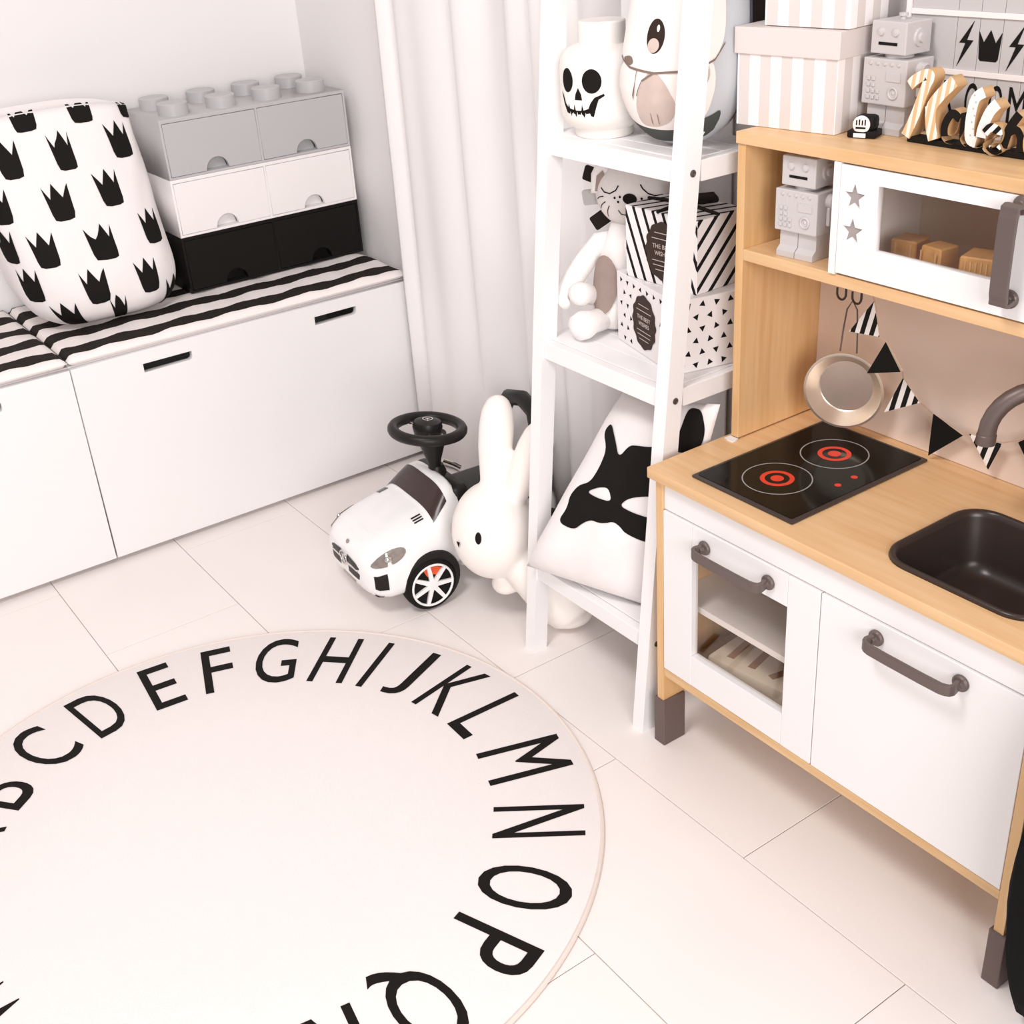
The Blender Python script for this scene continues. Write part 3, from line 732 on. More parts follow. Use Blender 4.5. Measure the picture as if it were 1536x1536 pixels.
mapped('tummy_patch', [[(.25+.62*math.cos(q), .765+.055*math.sin(q)) for q in [2*PI*i/24 for i in range(24)]]], surf(tum), 'plush_taupe', lion, cell=.1, off=.004)
chain('arm', [(-.150, -1.5050, .845), (-.165, -1.4920, .835), (-.195, -1.4820, .800), (-.225, -1.4750, .765), (-.250, -1.4700, .738), (-.256, -1.4985, .732)], [.008, .018, .020, .020, .018, .008], 'plush_white')
chain('arm', [(-.150, -1.552, .845), (-.155, -1.566, .838), (-.158, -1.578, .830), (-.157, -1.589, .8235), (-.156, -1.597, .8215), (-.156, -1.6005, .821)], [.008, .016, .018, .018, .014, .005], 'plush_white')
g = G()
for (x, y, z, r) in ((-.247, -1.5360, .700, .0265), (-.238, -1.5260, .742, .020)): pass
chain('leg', [(-.165, -1.5150, .695), (-.19, -1.5230, .698), (-.225, -1.5300, .700), (-.245, -1.5340, .701), (-.262, -1.5370, .700), (-.272, -1.5380, .699)], [.012, .022, .022, .027, .024, .006], 'plush_white')
chain('leg', [(-.165, -1.4950, .72), (-.19, -1.4980, .735), (-.215, -1.5050, .748), (-.232, -1.5110, .752), (-.245, -1.5130, .753), (-.252, -1.5140, .753)], [.010, .018, .019, .022, .018, .005], 'plush_white')

# ---------------- gift boxes
GB_R = math.atan2(-.251, .968)  # boxes turned a little on the shelf
def gift(name, label, corner, wd, dp, h, rot, mats):
    t = thing(name, label, 'gift box', corner, rot, 'gift boxes on the ladder shelf')
    # local: origin front right bottom corner, +y to the left along the front, +x to the back
    g = G().box2((0, 0, 0), (dp, wd, h), .0012, seg=1); o = g.build('carton', mats, t)
    for p in o.data.polygons:
        n = p.normal; p.material_index = 0 if n.x < -.7 else 1 if abs(n.y) > .7 else 2 if n.z > .7 else 0
    return t
def oval_label(t, cy, cz, ry, rz, rot, m_text):
    M = frame((-.0006, cy, cz), (0, -1, 0), (0, 0, 1)) @ Matrix.Rotation(rot, 4, 'Z')
    scal = [(x*(1+.045*math.cos(12*math.atan2(y, x))), y*(1+.02*math.cos(12*math.atan2(y, x)))) for x, y in circle(0, 0, ry, rz, 144)]
    lb = plate('oval_label', [scal], .0008, M, 'label_brown', t)
    M2 = M @ Matrix.Translation((0, 0, .0009))
    text('label_lettering', 'THE BEST', ry*1.15, rz*.15, M2 @ Matrix.Translation((0, rz*.16, 0)), 'label_text', lb, .0003)
    text('label_lettering', 'WISHES', ry*.9, rz*.15, M2 @ Matrix.Translation((0, -rz*.08, 0)), 'label_text', lb, .0003)
    for yy, ww in ((.62, .9), (.42, 1.25), (-.34, 1.2), (-.50, 1.1), (-.66, .8)):
        plate('label_rule', [rect(-ry*ww/2, rz*yy-.0006, ry*ww/2, rz*yy+.0006)], .0003, M2, 'label_text', lb)
g1 = gift('triangle_gift_box', 'white gift box printed with tiny black triangles, under the striped one', (-.246, -1.781, .6725), .213, .160, .130, math.radians(-13.3), ['gift_white'])
oval_label(g1, .108, .062, .042, .049, .0, 1)
tri = G(); rr_ = random.Random(3)
for i in range(9):
    for j in range(6):
        y = .012+.0245*i+(.012 if j % 2 else 0); z = .012+.0212*j
        if y > .203 or (abs(y-.108) < .048 and abs(z-.062) < .055): continue
        a = rr_.uniform(0, 6.3); tri.rings([[(-.0004, y+.0052*math.cos(a+q), z+.0052*math.sin(a+q)) for q in (0, 2.1, 4.2)], [(.0002, y+.0052*math.cos(a+q), z+.0052*math.sin(a+q)) for q in (0, 2.1, 4.2)]])
for i in range(6):
    for j in range(6):
        x = .014+.027*i+(.012 if j % 2 else 0); z = .012+.0212*j
        if x > .158: continue
        a = rr_.uniform(0, 6.3); tri.rings([[(x+.0066*math.cos(a+q), -.0004, z+.0066*math.sin(a+q)) for q in (0, 2.1, 4.2)], [(x+.0066*math.cos(a+q), .0002, z+.0066*math.sin(a+q)) for q in (0, 2.1, 4.2)]])
tp = tri.build('triangle_print', 'print_black', g1); tp['kind'] = 'stuff'
g2 = gift('striped_gift_box', 'gift box with black diagonal stripes and a dark ribbon, on the triangle box', (-.198, -1.782, .8028), .172, .115, .125, math.radians(2.3), ['gift_front', 'gift_side', 'gift_top'])
oval_label(g2, .080, .060, .040, .050, .0, 1)
rb = G().tube([(-.002, .09, .1262), (.03, .09, .1285), (.08, .085, .129), (.117, .08, .1262)], .0032, 8).tube([(.05, .0, .1262), (.055, .05, .129), (.06, .11, .129), (.055, .171, .1262)], .0032, 8).build('ribbon', 'ribbon', g2, sm=True)
for s in (-1, 1):
    pts = [(.058, .085, .129), (.066, .085+s*.025, .143), (.078, .085+s*.045, .145), (.090, .085+s*.04, .137), (.08, .085+s*.02, .131), (.060, .085, .130)]
    G().tube(pts, [.003, .006, .007, .007, .005, .003], 8).build('bow_loop', 'ribbon', g2, sm=True)

# ---------------- orca cushion on the bottom shelf
orc = thing('orca_cushion', 'big white cushion printed with a black orca on the lowest ladder shelf', 'cushion', (-.29, -1.645, .206))
oo = Vector((-.29, -1.645, .206))
BL, BR, TR, TL_ = Vector((-.374, -1.483, .213)), Vector((-.270, -1.79, .2065)), Vector((-.213, -1.858, .634)), Vector((-.200, -1.597, .585))
def pil(u, v, sgn=1, th=.062):   # u,v in 0..1
    uu, vv = 2*u-1, 2*v-1
    # edges sucked in between the corners
    k = .035; uu2 = uu*(1-k*(1-vv*vv)); vv2 = vv*(1-(k if vv > 0 else 0)*(1-uu*uu)); a, b = (uu2+1)/2, (vv2+1)/2
    p = BL*(1-a)*(1-b)+BR*a*(1-b)+TR*a*b+TL_*(1-a)*b
    n = (BR-BL+TR-TL_).cross(TL_-BL+TR-BR).normalized()
    if n.x > 0: n = -n
    e = max(0, 1-uu**4)*max(0, 1-vv**4); e = e**.55
    wr = 1+.05*math.sin(9*u+5*v)*e+.04*math.sin(17*v-6*u)
    sag = .0
    return p+n*(th*e*wr*sgn*(1.15-.4*v)*(1-1.3*max(0, u-.55)))-oo
g = G(); N = 30
for sgn in (1, -1):
    gr = [[g.bm.verts.new(pil(i/N, j/N, sgn)) for j in range(N+1)] for i in range(N+1)]
    for i in range(N):
        for j in range(N): g.bm.faces.new((gr[i][j], gr[i+1][j], gr[i+1][j+1], gr[i][j+1]))
g.build('cushion_body', 'canvas', orc, sm=True, angle=3)
PS = surf(lambda a, b: pil(min(max(a, 0), 1), min(max(b, 0), 1)))
def nrm(a, b):
    p, n = PS(a, b); return p, (n if n.x < 0 else -n)
orca = [(.160, .320), (.319, .308), (.363, .356), (.413, .381), (.481, .381), (.538, .390), (.588, .408), (.644, .392), (.688, .367), (.812, .340), (.95, .34), (.965, .56), (.86, .72), (.68, .795), (.631, .785), (.53, .782), (.462, .774), (.425, .706), (.30, .785), (.175, .850), (.142, .797), (.269, .725), (.294, .631), (.275, .556), (.185, .522), (.152, .462), (.180, .40)]
eye_p = [(.28, .506), (.369, .546), (.456, .559), (.522, .494), (.388, .492)]
side_p = [(.584, .488), (.625, .532), (.744, .558), (.90, .558), (.90, .45), (.788, .456), (.675, .468)]
mapped('orca_print', [[rounded(orca), rounded(eye_p)[::-1], rounded(side_p)[::-1]]], nrm, 'print_black', orc, cell=.04, off=.0014)
mapped('orca_tail_print', [rounded([(.785, .78), (.788, .881), (.768, .962), (.79, .980), (.881, .972), (.950, .906), (.970, .85), (.955, .78)])], nrm, 'print_black', orc, cell=.04, off=.0014)

# ================================================================== toy kitchen
KX, KY = -.363, -1.863
kit = thing('toy_kitchen', 'birch play kitchen with white doors, black hob and dark sink', 'toy kitchen', (KX, KY, 0))
KW, KD, ZC, ZB, ZT, ZU = .72, .385, .569, .174, .496, 1.080
XU = .172
# counter with sink and hob openings
hob_r = (.017, -.283, .331, -.067); snk = (.036, -.668, .262, -.418)
plate('worktop', [rect(-.012, -KW-.01, KD-.02, .010, .004), rect(snk[0]+.004, snk[1]+.004, snk[2]-.004, snk[3]-.004, .045)[::-1]], .018, frame((0, 0, ZC-.018), (1, 0, 0), (0, 1, 0)), 'birch_y', kit, bev=.001)
for y in (0, -KW+.016):
    G().box2((0, y-.016, .098), (KD-.03, y, ZC-.0182), .0008).build('side_panel', 'birch_z', kit)
G().box2((.004, -KW+.0165, ZT+.0008), (.018, -.0165, ZC-.0184), .0006).build('front_rail', 'lacquer', kit)
G().box2((.001, -KW+.0165, .156), (KD-.035, -.0165, .1725), .0008).build('bottom_board', 'ply_edge', kit)
G().box2((KD-.035, -KW+.0165, .156), (KD-.030, -.0165, ZC-.0184)).build('lower_back', 'backboard', kit)
G().box2((.02, -.368, .1728), (KD-.036, -.356, ZC-.0186)).build('divider', 'birch_z', kit)
G().box2((.024, -.3555, .312), (KD-.04, -.0165, .324), .0008).build('oven_shelf', 'lacquer', kit)
for x in (-.003, KD-.085):
    for y in (.006, -KW+.021):
        G().box2((x, y-.027, 0), (x+.052, y, .1005 if x < 0 else .1005), .0015).build('leg', 'leg_plastic', kit)
FR = lambda x: frame((x, 0, 0), (0, -1, 0), (0, 0, 1))   # plane facing the room; plane x = -local y
def handle(parent, x0, a, b, z, vertical=False, drop=.030):
    """bar handle with round rosettes between plane coordinates a..b"""
    g = G()
    P = (lambda s, d: Vector((x0-d, -s, z))) if not vertical else (lambda s, d: Vector((x0-d, -z, s)))
    for s in (a, b):
        q = (Vector((-1, 0, 0))).to_track_quat('Z', 'Y').to_matrix().to_4x4(); q.translation = P(s, 0)
        g.lathe([(.0125, 0), (.0125, .004), (.0105, .006), (.0055, .008), (.005, .014), (0, .014)], 22, q)
    path = [P(a, .008), P(a-.002, .015), P(a-.003, .021), P(a-.001, .0262), P(a+.004, drop-.0006), P(a+.011, drop+.0012), P(a+(b-a)*.3, drop+.002), P(a+(b-a)*.7, drop+.002), P(b-.011, drop+.0012), P(b-.004, drop-.0006), P(b+.001, .0262), P(b+.003, .021), P(b+.002, .015), P(b, .008)]
    for p, q_ in zip(path, path[1:]): pass
    hw = .0085 if not vertical else .0125; rs = []
    upd = Vector((0, 0, 1)) if not vertical else Vector((0, 1, 0))
    for i, p in enumerate(path):
        t = (path[min(i+1, len(path)-1)]-path[max(i-1, 0)]).normalized(); n = t.cross(upd).normalized()
        rs.append([p+upd*hw+n*.003, p+upd*hw-n*.003, p-upd*hw-n*.003, p-upd*hw+n*.003])
    g.rings(rs)
    o = g.build('handle', 'handle_metal', parent); b_ = o.modifiers.new('soft', 'BEVEL'); b_.width = .0012; b_.segments = 2; b_.limit_method = 'ANGLE'
    return o
# oven door: frame of four boards around a pane
dl, dr = .0172, .3592; wl_, wr_ = .0865, .2965; wb, wt = .236, .4385
od = G().box2((.0005, -dl, ZB), (.0165, -wl_, ZT-.0015), .001).build('oven_door', 'lacquer', kit)
G().box2((.0005, -wr_, ZB), (.0165, -dr, ZT-.0015), .001).build('door_stile', 'lacquer', od)
G().box2((.0008, -wl_-.0003, wt), (.0165, -wr_+.0003, ZT-.0015), .001).build('door_rail', 'lacquer', od)
G().box2((.0008, -wl_-.0003, ZB), (.0165, -wr_+.0003, wb), .001).build('door_rail', 'lacquer', od)
G().box2((.0105, -wl_+.003, wb-.003), (.0125, -wr_-.003, wt+.003)).build('door_pane', 'pane_glass', od)
handle(od, .0005, .118, .258, .466)
cdor = G().box2((.0005, -.3612, ZB), (.0165, -.7028, ZT-.0015), .001).build('cupboard_door', 'lacquer', kit)
handle(cdor, .0005, .464, .603, .470)
# hob
G().box2((hob_r[0], hob_r[1], ZC), (hob_r[2], hob_r[3], ZC+.005), .0024).build('hob_frame', 'hob_frame', kit, sm=True)
hb = plate('hob_glass', [rect(hob_r[0]+.007, hob_r[1]+.007, hob_r[2]-.007, hob_r[3]-.007, .004)], .0014, frame((0, 0, ZC+.0045), (1, 0, 0), (0, 1, 0)), 'hob_glass', kit)
HZ = ZC+.0060
for cx, cy in ((.105, -.170), (.237, -.171)):
    for r0, r1, mt, nm in ((.0555, .0535, 'ring_grey', 'burner_outline'), (.027, .0195, 'ring_red', 'burner_ring'), (.0105, 0, 'ring_red', 'burner_dot')):
        outs = [circle(cx, cy, r0, n=40)]
        if r1: outs.append(circle(cx, cy, r1, n=40)[::-1])
        plate(nm, outs, .0002, frame((0, 0, HZ), (1, 0, 0), (0, 1, 0)), mt, hb)
for cx, cy in ((.156, -.249), (.195, -.248)): plate('power_dot', [circle(cx, cy, .0055, n=18)], .0002, frame((0, 0, HZ), (1, 0, 0), (0, 1, 0)), 'ring_red', hb)
# sink basin
def sring(inset, z, r): return [(x, y, z) for x, y in rect(snk[0]+inset, snk[1]+inset, snk[2]-inset, snk[3]-inset, r, 8)]
sk = G(); sk.rings([sring(.0, ZC+.0002, .05), sring(.0012, ZC+.005, .049), sring(.005, ZC+.0068, .046), sring(.009, ZC+.004, .043), sring(.011, ZC-.004, .042), sring(.020, ZC-.07, .04), sring(.026, ZC-.085, .036), sring(.040, ZC-.092, .028), sring(.09, ZC-.094, .02)], cap=False)
sk.bm.verts.ensure_lookup_table(); sk.bm.faces.new(sk.bm.verts[-36:])
sink = sk.build('sink', 'sink_plastic', kit, sm=True, angle=1.2)
so = sink.modifiers.new('thickness', 'SOLIDIFY'); so.thickness = .0015; so.offset = -1
G().lathe([(.016, 0), (.015, .002), (.009, .002), (0, .0012)], 24, Matrix.Translation((.149, -.543, ZC-.0935))).build('drain', 'sink_plastic', sink, sm=True)
# faucet
FT, FD, FRd = Vector((.206, -.460, 0)), Vector((.70, -.714, 0)), .066
FB = FT+FD*2*FRd
fp = [FB+Vector((0, 0, ZC+.001)), FB+Vector((0, 0, ZC+.08)), FB+Vector((0, 0, ZC+.145))]+[FT+FD*FRd*(1+math.cos(q))+Vector((0, 0, ZC+.150+FRd*math.sin(q))) for q in [PI*i/14 for i in range(1, 14)]]+[FT+Vector((0, 0, ZC+.150)), FT+Vector((0, 0, ZC+.138))]
fa = G().tube(fp, .0125, 18).build('faucet', 'handle_metal', kit, sm=True, angle=.9)
G().lathe([(.022, 0), (.022, .008), (.015, .014)], 24, Matrix.Translation((FB.x, FB.y, ZC+.0005))).build('faucet_base', 'handle_metal', fa, sm=True)
G().lathe([(.0136, 0), (.0136, .014), (.0128, .015)], 20, Matrix.Translation((FT.x, FT.y, ZC+.134))).build('spout_end', 'handle_metal', fa, sm=True)
# upper part
for y in (0, -KW+.016):
    G().box2((XU, y-.016, ZC+.0025), (KD-.022, y, ZU-.0182), .0008).build('upper_panel', 'birch_z', kit)
    plate('felt_pad', [rect(XU-.016, y-.019, XU-.001, y+.001)] if y == 0 else [rect(XU-.002, y-.018, XU+.02, y)], .0022, frame((0, 0, ZC+.0002), (1, 0, 0), (0, 1, 0)), 'gift_white', kit)
G().box2((XU-.004, -KW, ZU-.018), (KD-.022, 0.001, ZU), .0012).build('top_board', 'birch_y', kit)
G().box2((XU, -KW+.0165, .882), (KD-.027, -.0165, .900), .0008).build('upper_shelf', 'birch_y', kit)
G().box2((KD-.0265, -KW+.0165, ZC+.001), (KD-.0225, -.0165, ZU-.0185)).build('back_panel', 'backboard', kit)
# microwave: divider, fixed surround, door with glass
G().box2((XU-.004, -.2045, .9004), (KD-.027, -.1925, ZU-.0184), .0006).build('microwave_side', 'lacquer', kit)
ml, mr, mb, mtp = .2052, .700, .9035, 1.0600
wl2, wr2, wb2, wt2 = .2725, .482, .9475, 1.0385
mz = -.004
outs = [rect(ml, mb, mr, mtp), rect(wl2, wb2, wr2, wt2)[::-1], star(.2315, 1.017, .0185)[::-1], star(.2315, .9685, .0185)[::-1]]
mwd = plate('microwave_door', outs, .012, frame((XU+.0085, 0, 0), (0, -1, 0), (0, 0, 1)), 'lacquer', kit, bev=.0006)
for zz in (1.017, .9685): plate('star_inlay', [star(.2315, zz, .0186)], .009, frame((XU+.008, 0, 0), (0, -1, 0), (0, 0, 1)), 'star_grey', mwd)
for zz in (wb2-.001, wt2+.001):
    G().box2((XU-.0038, -ml, zz-.0004), (XU-.0033, -wl2, zz+.0004)).build('board_joint', 'lacquer', mwd)
G().box2((XU+.005, -wl2+.003, wb2-.003), (XU+.007, -wr2-.003, wt2+.003)).build('microwave_pane', 'pane_glass', mwd)
handle(mwd, XU-.0036, .930, 1.050, .492, vertical=True, drop=.026)
# hooks under the shelf
def hook(y, x=.300, d=0):
    pts = [(x, y, .8815), (x, y, .828+d)]+[(x, y+.009-.009*math.cos(q), .818+d-.010*math.sin(q)) for q in [PI*i/9 for i in range(10)]]+[(x, y+.018, .826+d)]
    return G().tube(pts, .0019, 8).build('hook', 'hob_frame', kit, sm=True)
for y in (-.120, -.151, -.315, -.345): hook(y, .300 if y > -.2 else .26, 0 if y > -.2 else .041)

# ---------------- pan hanging from a hook
PC = Vector((.298, -.133, .661))
pan = thing('frying_pan', 'small stainless steel pan hanging above the hob', 'pan', (KX+PC.x, KY+PC.y, PC.z), math.radians(27))
PM = Matrix.Rotation(-PI/2, 4, 'Y')   # lathe axis towards the room
PM = PM @ Matrix.Scale(.88, 4)
G().lathe([(0, -.014), (.050, -.014), (.0535, -.012), (.072, .012), (.0745, .013), (.0745, .0142), (.0715, .0145), (.052, -.0098), (.0495, -.0115), (0, -.0118)], 56, PM).build('pan_body', 'steel', pan, sm=True, angle=.5)
G().lathe([(.0512, -.0086), (.0520, -.0090), (.0712, .0148), (.0702, .0150), (.0512, -.0086)], 56, PM, cap=False).build('pan_wall', 'steel', pan, sm=True, angle=.5)
G().tube([(.0, .012, .064), (.003, .010, .10), (.003, .006, .135), (.003, -.002, .150), (.003, -.010, .135), (.002, -.013, .10), (0, -.015, .063)], .0014, 8).build('wire_handle', 'handle_metal', pan, sm=True)

# ---------------- bunting draped across the back panel
bl0 = Vector((KX+.300, KY-.30, .66))
bun2 = thing('bunting', 'bunting of black and striped triangle flags across the kitchen back panel', 'bunting', bl0)
BX_ = .338
Ls = lambda y, z, x=BX_: Vector((KX+x, KY+y, z))-bl0
knots = [(-.183, .880, .262), (-.207, .837, .262), (-.222, .784, .262), (-.234, .778, .264), (-.259, .734, .276), (-.244, .711, .300), (-.276, .678, .305), (-.279, .648, .338), (-.336, .632, .338), (-.348, .638, .338), (-.404, .642, .338), (-.430, .655, .338), (-.48, .69, .338), (-.56, .80, .338), (-.60, .880, .338)]
G().tube([Ls(*k) for k in knots], .0011, 6).build('cord', 'string', bun2)
flags = [((-.207, .837, .260), (-.222, .784, .260), (-.164, .778, .260), 's'), ((-.234, .778, .261), (-.259, .734, .270), (-.203, .718, .262), 'b'), ((-.244, .711, .298), (-.276, .678, .302), (-.213, .643, .300), 's'), ((-.279, .650), (-.336, .631), (-.278, .576), 'b'), ((-.347, .638), (-.404, .640), (-.387, .591), 's'), ((-.430, .652), (-.475, .690), (-.47, .600), 'b'), ((-.492, .70), (-.53, .75), (-.545, .67), 's')]
for a, b, c, k in flags:
    L3 = [p if len(p) == 3 else p+(BX_-.0018,) for p in (a, b, c)]
    g = G(); g.rings([[Ls(*p) for p in L3], [Ls(p[0], p[1], p[2]+.0012) for p in L3]]); g.build('flag', 'flag_stripe' if k == 's' else 'flag_black', bun2)

# ---------------- things inside the kitchen
def kthing(name, label, cat, x, y, z, rz=0, group=None): return thing(name, label, cat, (KX+x, KY+y, z), rz, group)
for i, (x, y, h_, wd, rz, col) in enumerate(((.262, -.262, .046, .042, .15, 'second'), (.235, -.332, .054, .044, -.1, 'x'), (.222, -.410, .060, .048, .25, 'y'))):
    lb = ['wooden toy block behind the microwave window, nearest the star cutouts', 'wooden toy block with sloping sides, middle one in the microwave', 'wooden toy block with ridged face, next to the microwave handle'][i]
    t = kthing('wooden_block', lb, 'toy block', x, y, .9004, rz, 'wooden blocks in the microwave')
    tp_ = .8 if i == 1 else .97
    w2 = wd/2
    G().rings([[(-w2, -w2, 0), (w2, -w2, 0), (w2, w2, 0), (-w2, w2, 0)], [(-w2*tp_, -w2*tp_, h_), (w2*tp_, -w2*tp_, h_), (w2*tp_, w2*tp_, h_), (-w2*tp_, w2*tp_, h_)]]).build('block_body', 'block_wood', t).modifiers.new('b', 'BEVEL').width = .002
    g = G()
    for k in range(5 if i == 2 else 2): g.box((-w2*.985-.0004, -w2*.6+k*w2*(.3 if i == 2 else 1.2), h_*.5), (.0012, .0022, h_*.8), 0)
    g.build('grain_groove', 'birch_z', t)
for x, y, lb_ in ((.215, -.370, 'small orange toy food piece beside the ridged wooden block'), (.262, -.297, 'small orange toy food piece behind the sloping wooden block')):
    o = G().lathe([(.0, 0), (.009, .001), (.011, .01), (.009, .022), (0, .025)], 18).build('orange_toy_food', 'orange_toy', sm=True); o.location = (KX+x, KY+y, .9003)
    tag(o, lb_, 'toy food', 'orange toy food in the microwave')
pk = kthing('paper_pack', 'cream paper pack with brown stripes in the toy oven', 'pack', .155, -.200, .1730, .12)
G().box((0, 0, .028), (.22, .24, .055), .006, seg=2).build('pack_body', 'paper_cream', pk, sm=True)
for (x0, y0, x1, y1) in ((-.09, .04, .06, .06), (-.09, .0, .07, -.055), (-.09, -.075, .08, -.06), (-.09, .085, .05, .10), (-.10, -.085, .0, -.105)):
    d = Vector((x1-x0, y1-y0, 0)).normalized(); n = Vector((-d.y, d.x, 0))*.007
    g = G(); a, b = Vector((x0, y0, .0552)), Vector((x1, y1, .0552)); g.rings([[a+n, a-n, b-n, b+n], [p+Vector((0, 0, .0006)) for p in (a+n, a-n, b-n, b+n)]]); g.build('pack_stripe', 'paper_brown', pk)

# ---------------- robots
def robot(x, y, z, rz, label):
    t = kthing('toy_robot', label, 'toy robot', x, y, z, rz, 'grey toy robots')
    # local: front = -x
    for s in (-1, 1):
        g = G(); prof = [(-.026, 0), (.026, 0), (.026, .040), (-.018, .040), (-.018, .016), (-.026, .009)]
        ya, yb = (.0007, .034) if s > 0 else (-.034, -.0007)
        g.rings([[(a, ya, b) for a, b in prof], [(a, yb, b) for a, b in prof]]); g.build('leg', 'robot_grey', t)
    bd_ = G().box2((-.027, -.039, .040), (.029, .039, .103), .0016).build('torso', 'robot_grey', t)
    hd = G().box2((-.024, -.031, .1085), (.028, .031, .152), .0016).build('head', 'robot_grey', t)
    G().lathe([(.02, 0), (.02, .006)], 20, Matrix.Translation((.002, 0, .1028))).build('neck', 'robot_grey', t, sm=True)
    G().lathe([(.004, 0), (.004, .004), (.0065, .0048), (.0065, .0085), (0, .0094)], 14, Matrix.Translation((.004, 0, .1518))).build('antenna', 'robot_grey', t, sm=True)
    FX = Matrix.Rotation(-PI/2, 4, 'Y')
    for s in (-1, 1):
        G().lathe([(.0058, 0), (.005, .0025), (0, .0038)], 16, Matrix.Translation((-.024, s*.013, .138)) @ FX).build('eye', 'robot_grey', hd, sm=True)
        RY = Matrix.Rotation(-s*PI/2, 4, 'X')
        G().lathe([(.013, 0), (.012, .003), (.007, .003), (.0065, .007), (0, .0075)], 20, Matrix.Translation((.004, s*.031, .130)) @ RY).build('ear_knob', 'robot_grey', hd, sm=True)
        G().lathe([(.011, 0), (.010, .009), (.0075, .011), (.006, .0095), (0, .0095)], 20, Matrix.Translation((.002, s*.039, .088)) @ RY).build('shoulder', 'robot_grey', bd_, sm=True)
        G().box2((-.006, s*.0392, .052), (.010, s*.0455, .080), .002).build('arm', 'robot_grey', bd_)
    G().box2((-.0247, -.0165, .1205), (-.0238, .0165, .1245)).build('mouth', 'print_black', hd)
    for k in range(5): G().lathe([(.0028, 0), (.0022, .0018), (0, .0024)], 10, Matrix.Translation((-.027, (k-2)*.0125, .096)) @ FX).build('button', 'robot_grey', bd_, sm=True)
    G().box2((-.0284, -.030, .073), (-.0268, -.004, .086), .0006).build('screen', 'robot_grey', bd_)
    G().tube([(-.0278, -.018+.0075*math.cos(2*PI*i/20), .058+.0075*math.sin(2*PI*i/20)) for i in range(20)], .0017, 8, closed=True).lathe([(.003, 0), (0, .002)], 12, Matrix.Translation((-.027, -.018, .058)) @ FX).build('dial', 'robot_grey', bd_, sm=True)
    for r in range(4):
        for c in range(3):
            if r == 3 and c > 1 or r == 2 and c > 1: continue
            G().box2((-.0290, .030-c*.0085-.0058, .047+r*.0085), (-.0268, .030-c*.0085, .047+r*.0085+.0058), .0008, seg=1).build('key', 'robot_grey', bd_)
robot(.212, -.108, .9004, math.radians(4), 'grey toy robot standing in the open cubby beside the microwave')
robot(.2995, -.1845, ZU+.0004, math.radians(-2), 'grey toy robot on the kitchen top between striped boxes and light box')

# ---------------- striped storage boxes
def sbox(x, y, z, rz, wd, dp, h, lid, label):
    t = kthing('striped_box', label, 'box', x, y, z, rz, 'striped storage boxes')
    o = G().box2((0, -wd, 0), (dp, 0, h), .0008, seg=1).build('box_body', ['box_stripe', 'box_stripe_side'], t)
    for p in o.data.polygons: p.material_index = 0 if abs(p.normal.x) > .7 else 1
    if lid: G().box2((-.004, -wd-.004, h-.004), (dp+.004, .004, h+.034), .0012).build('lid', 'box_lid', t)
    else: G().box2((-.004, -wd-.004, h-.004), (dp+.004, .004, h+.03), .0012).build('lid', 'box_lid', t)
sbox(.205, .038, ZU+.0004, math.radians(7), .178, .115, .108, True, 'pale box with grey stripes and a beige lid on the kitchen top')
sbox(.222, .001, ZU+.0004+.1432, math.radians(7), .146, .096, .10, False, 'smaller pale striped box stacked on the beige lid')

# ---------------- small black toy with a white disc
ty_ = kthing('small_toy', 'tiny black toy with a white patterned disc beside the robot', 'toy', .246, -.178, ZU+.0004, math.radians(20))
G().box2((-.012, -.020, 0), (.018, .022, .010), .002).box2((-.008, -.016, .009), (.018, .014, .030), .006).build('toy_body', 'letter_black', ty_, sm=True)
dsc = G().lathe([(.0125, 0), (.0125, .002), (.011, .003), (0, .0032)], 26, Matrix.Translation((-.0086, .002, .0185)) @ Matrix.Rotation(-PI/2, 4, 'Y')).build('disc', 'letter_white', ty_, sm=True)
for k in range(4): G().box2((-.0121, -.005+k*.0042, .018), (-.0116, -.0032+k*.0042, .026-.001*(k % 2))).build('disc_mark', 'letter_black', dsc)
G().box2((-.0121, -.005, .013), (-.0116, .0095, .0155)).build('disc_mark', 'letter_black', dsc)
G().box2((-.0135, -.006, .001), (-.0118, .012, .007), .0005).build('base_trim', 'letter_white', ty_)

# ---------------- carved name letters on a black base
nm = kthing('name_letters', 'carved wooden script letters on a black base in front of the light box', 'letters', .255, -.33, ZU+.0004, 0)
G().box2((.0, -.16, 0), (.022, .085, .008), .001).build('letter_base', 'letter_black', nm)
LF = lambda y, dx=0: frame((dx, y, .0060), (0, -1, 0), (0, 0, 1))
def blob(name, pts, wd, M, mface, depth=.020):
    pp = [Vector((p[0], p[1], 0)) for p in pts]; sm_pts = []
    n = len(pp)
    for i in range(n-1):
        p0, p1, p2, p3 = pp[max(i-1, 0)], pp[i], pp[i+1], pp[min(i+2, n-1)]
        for k in range(5):
            t = k/5; sm_pts.append(.5*((2*p1)+(p2-p0)*t+(2*p0-5*p1+4*p2-p3)*t*t+(3*p1-p0-3*p2+p3)*t**3))
    sm_pts.append(pp[-1])
    ol = stroke([(p.x, p.y) for p in sm_pts], wd if not isinstance(wd, (list, tuple)) else [wd[0]+(wd[1]-wd[0])*i/(len(sm_pts)-1) for i in range(len(sm_pts))])
    # round ends
    o = plate(name, [ol], depth, M @ Matrix.Translation((0, 0, -depth)), 'letter_wood', nm)
    f = plate('letter_face', [ol], .0008, M, mface, o)
    return o
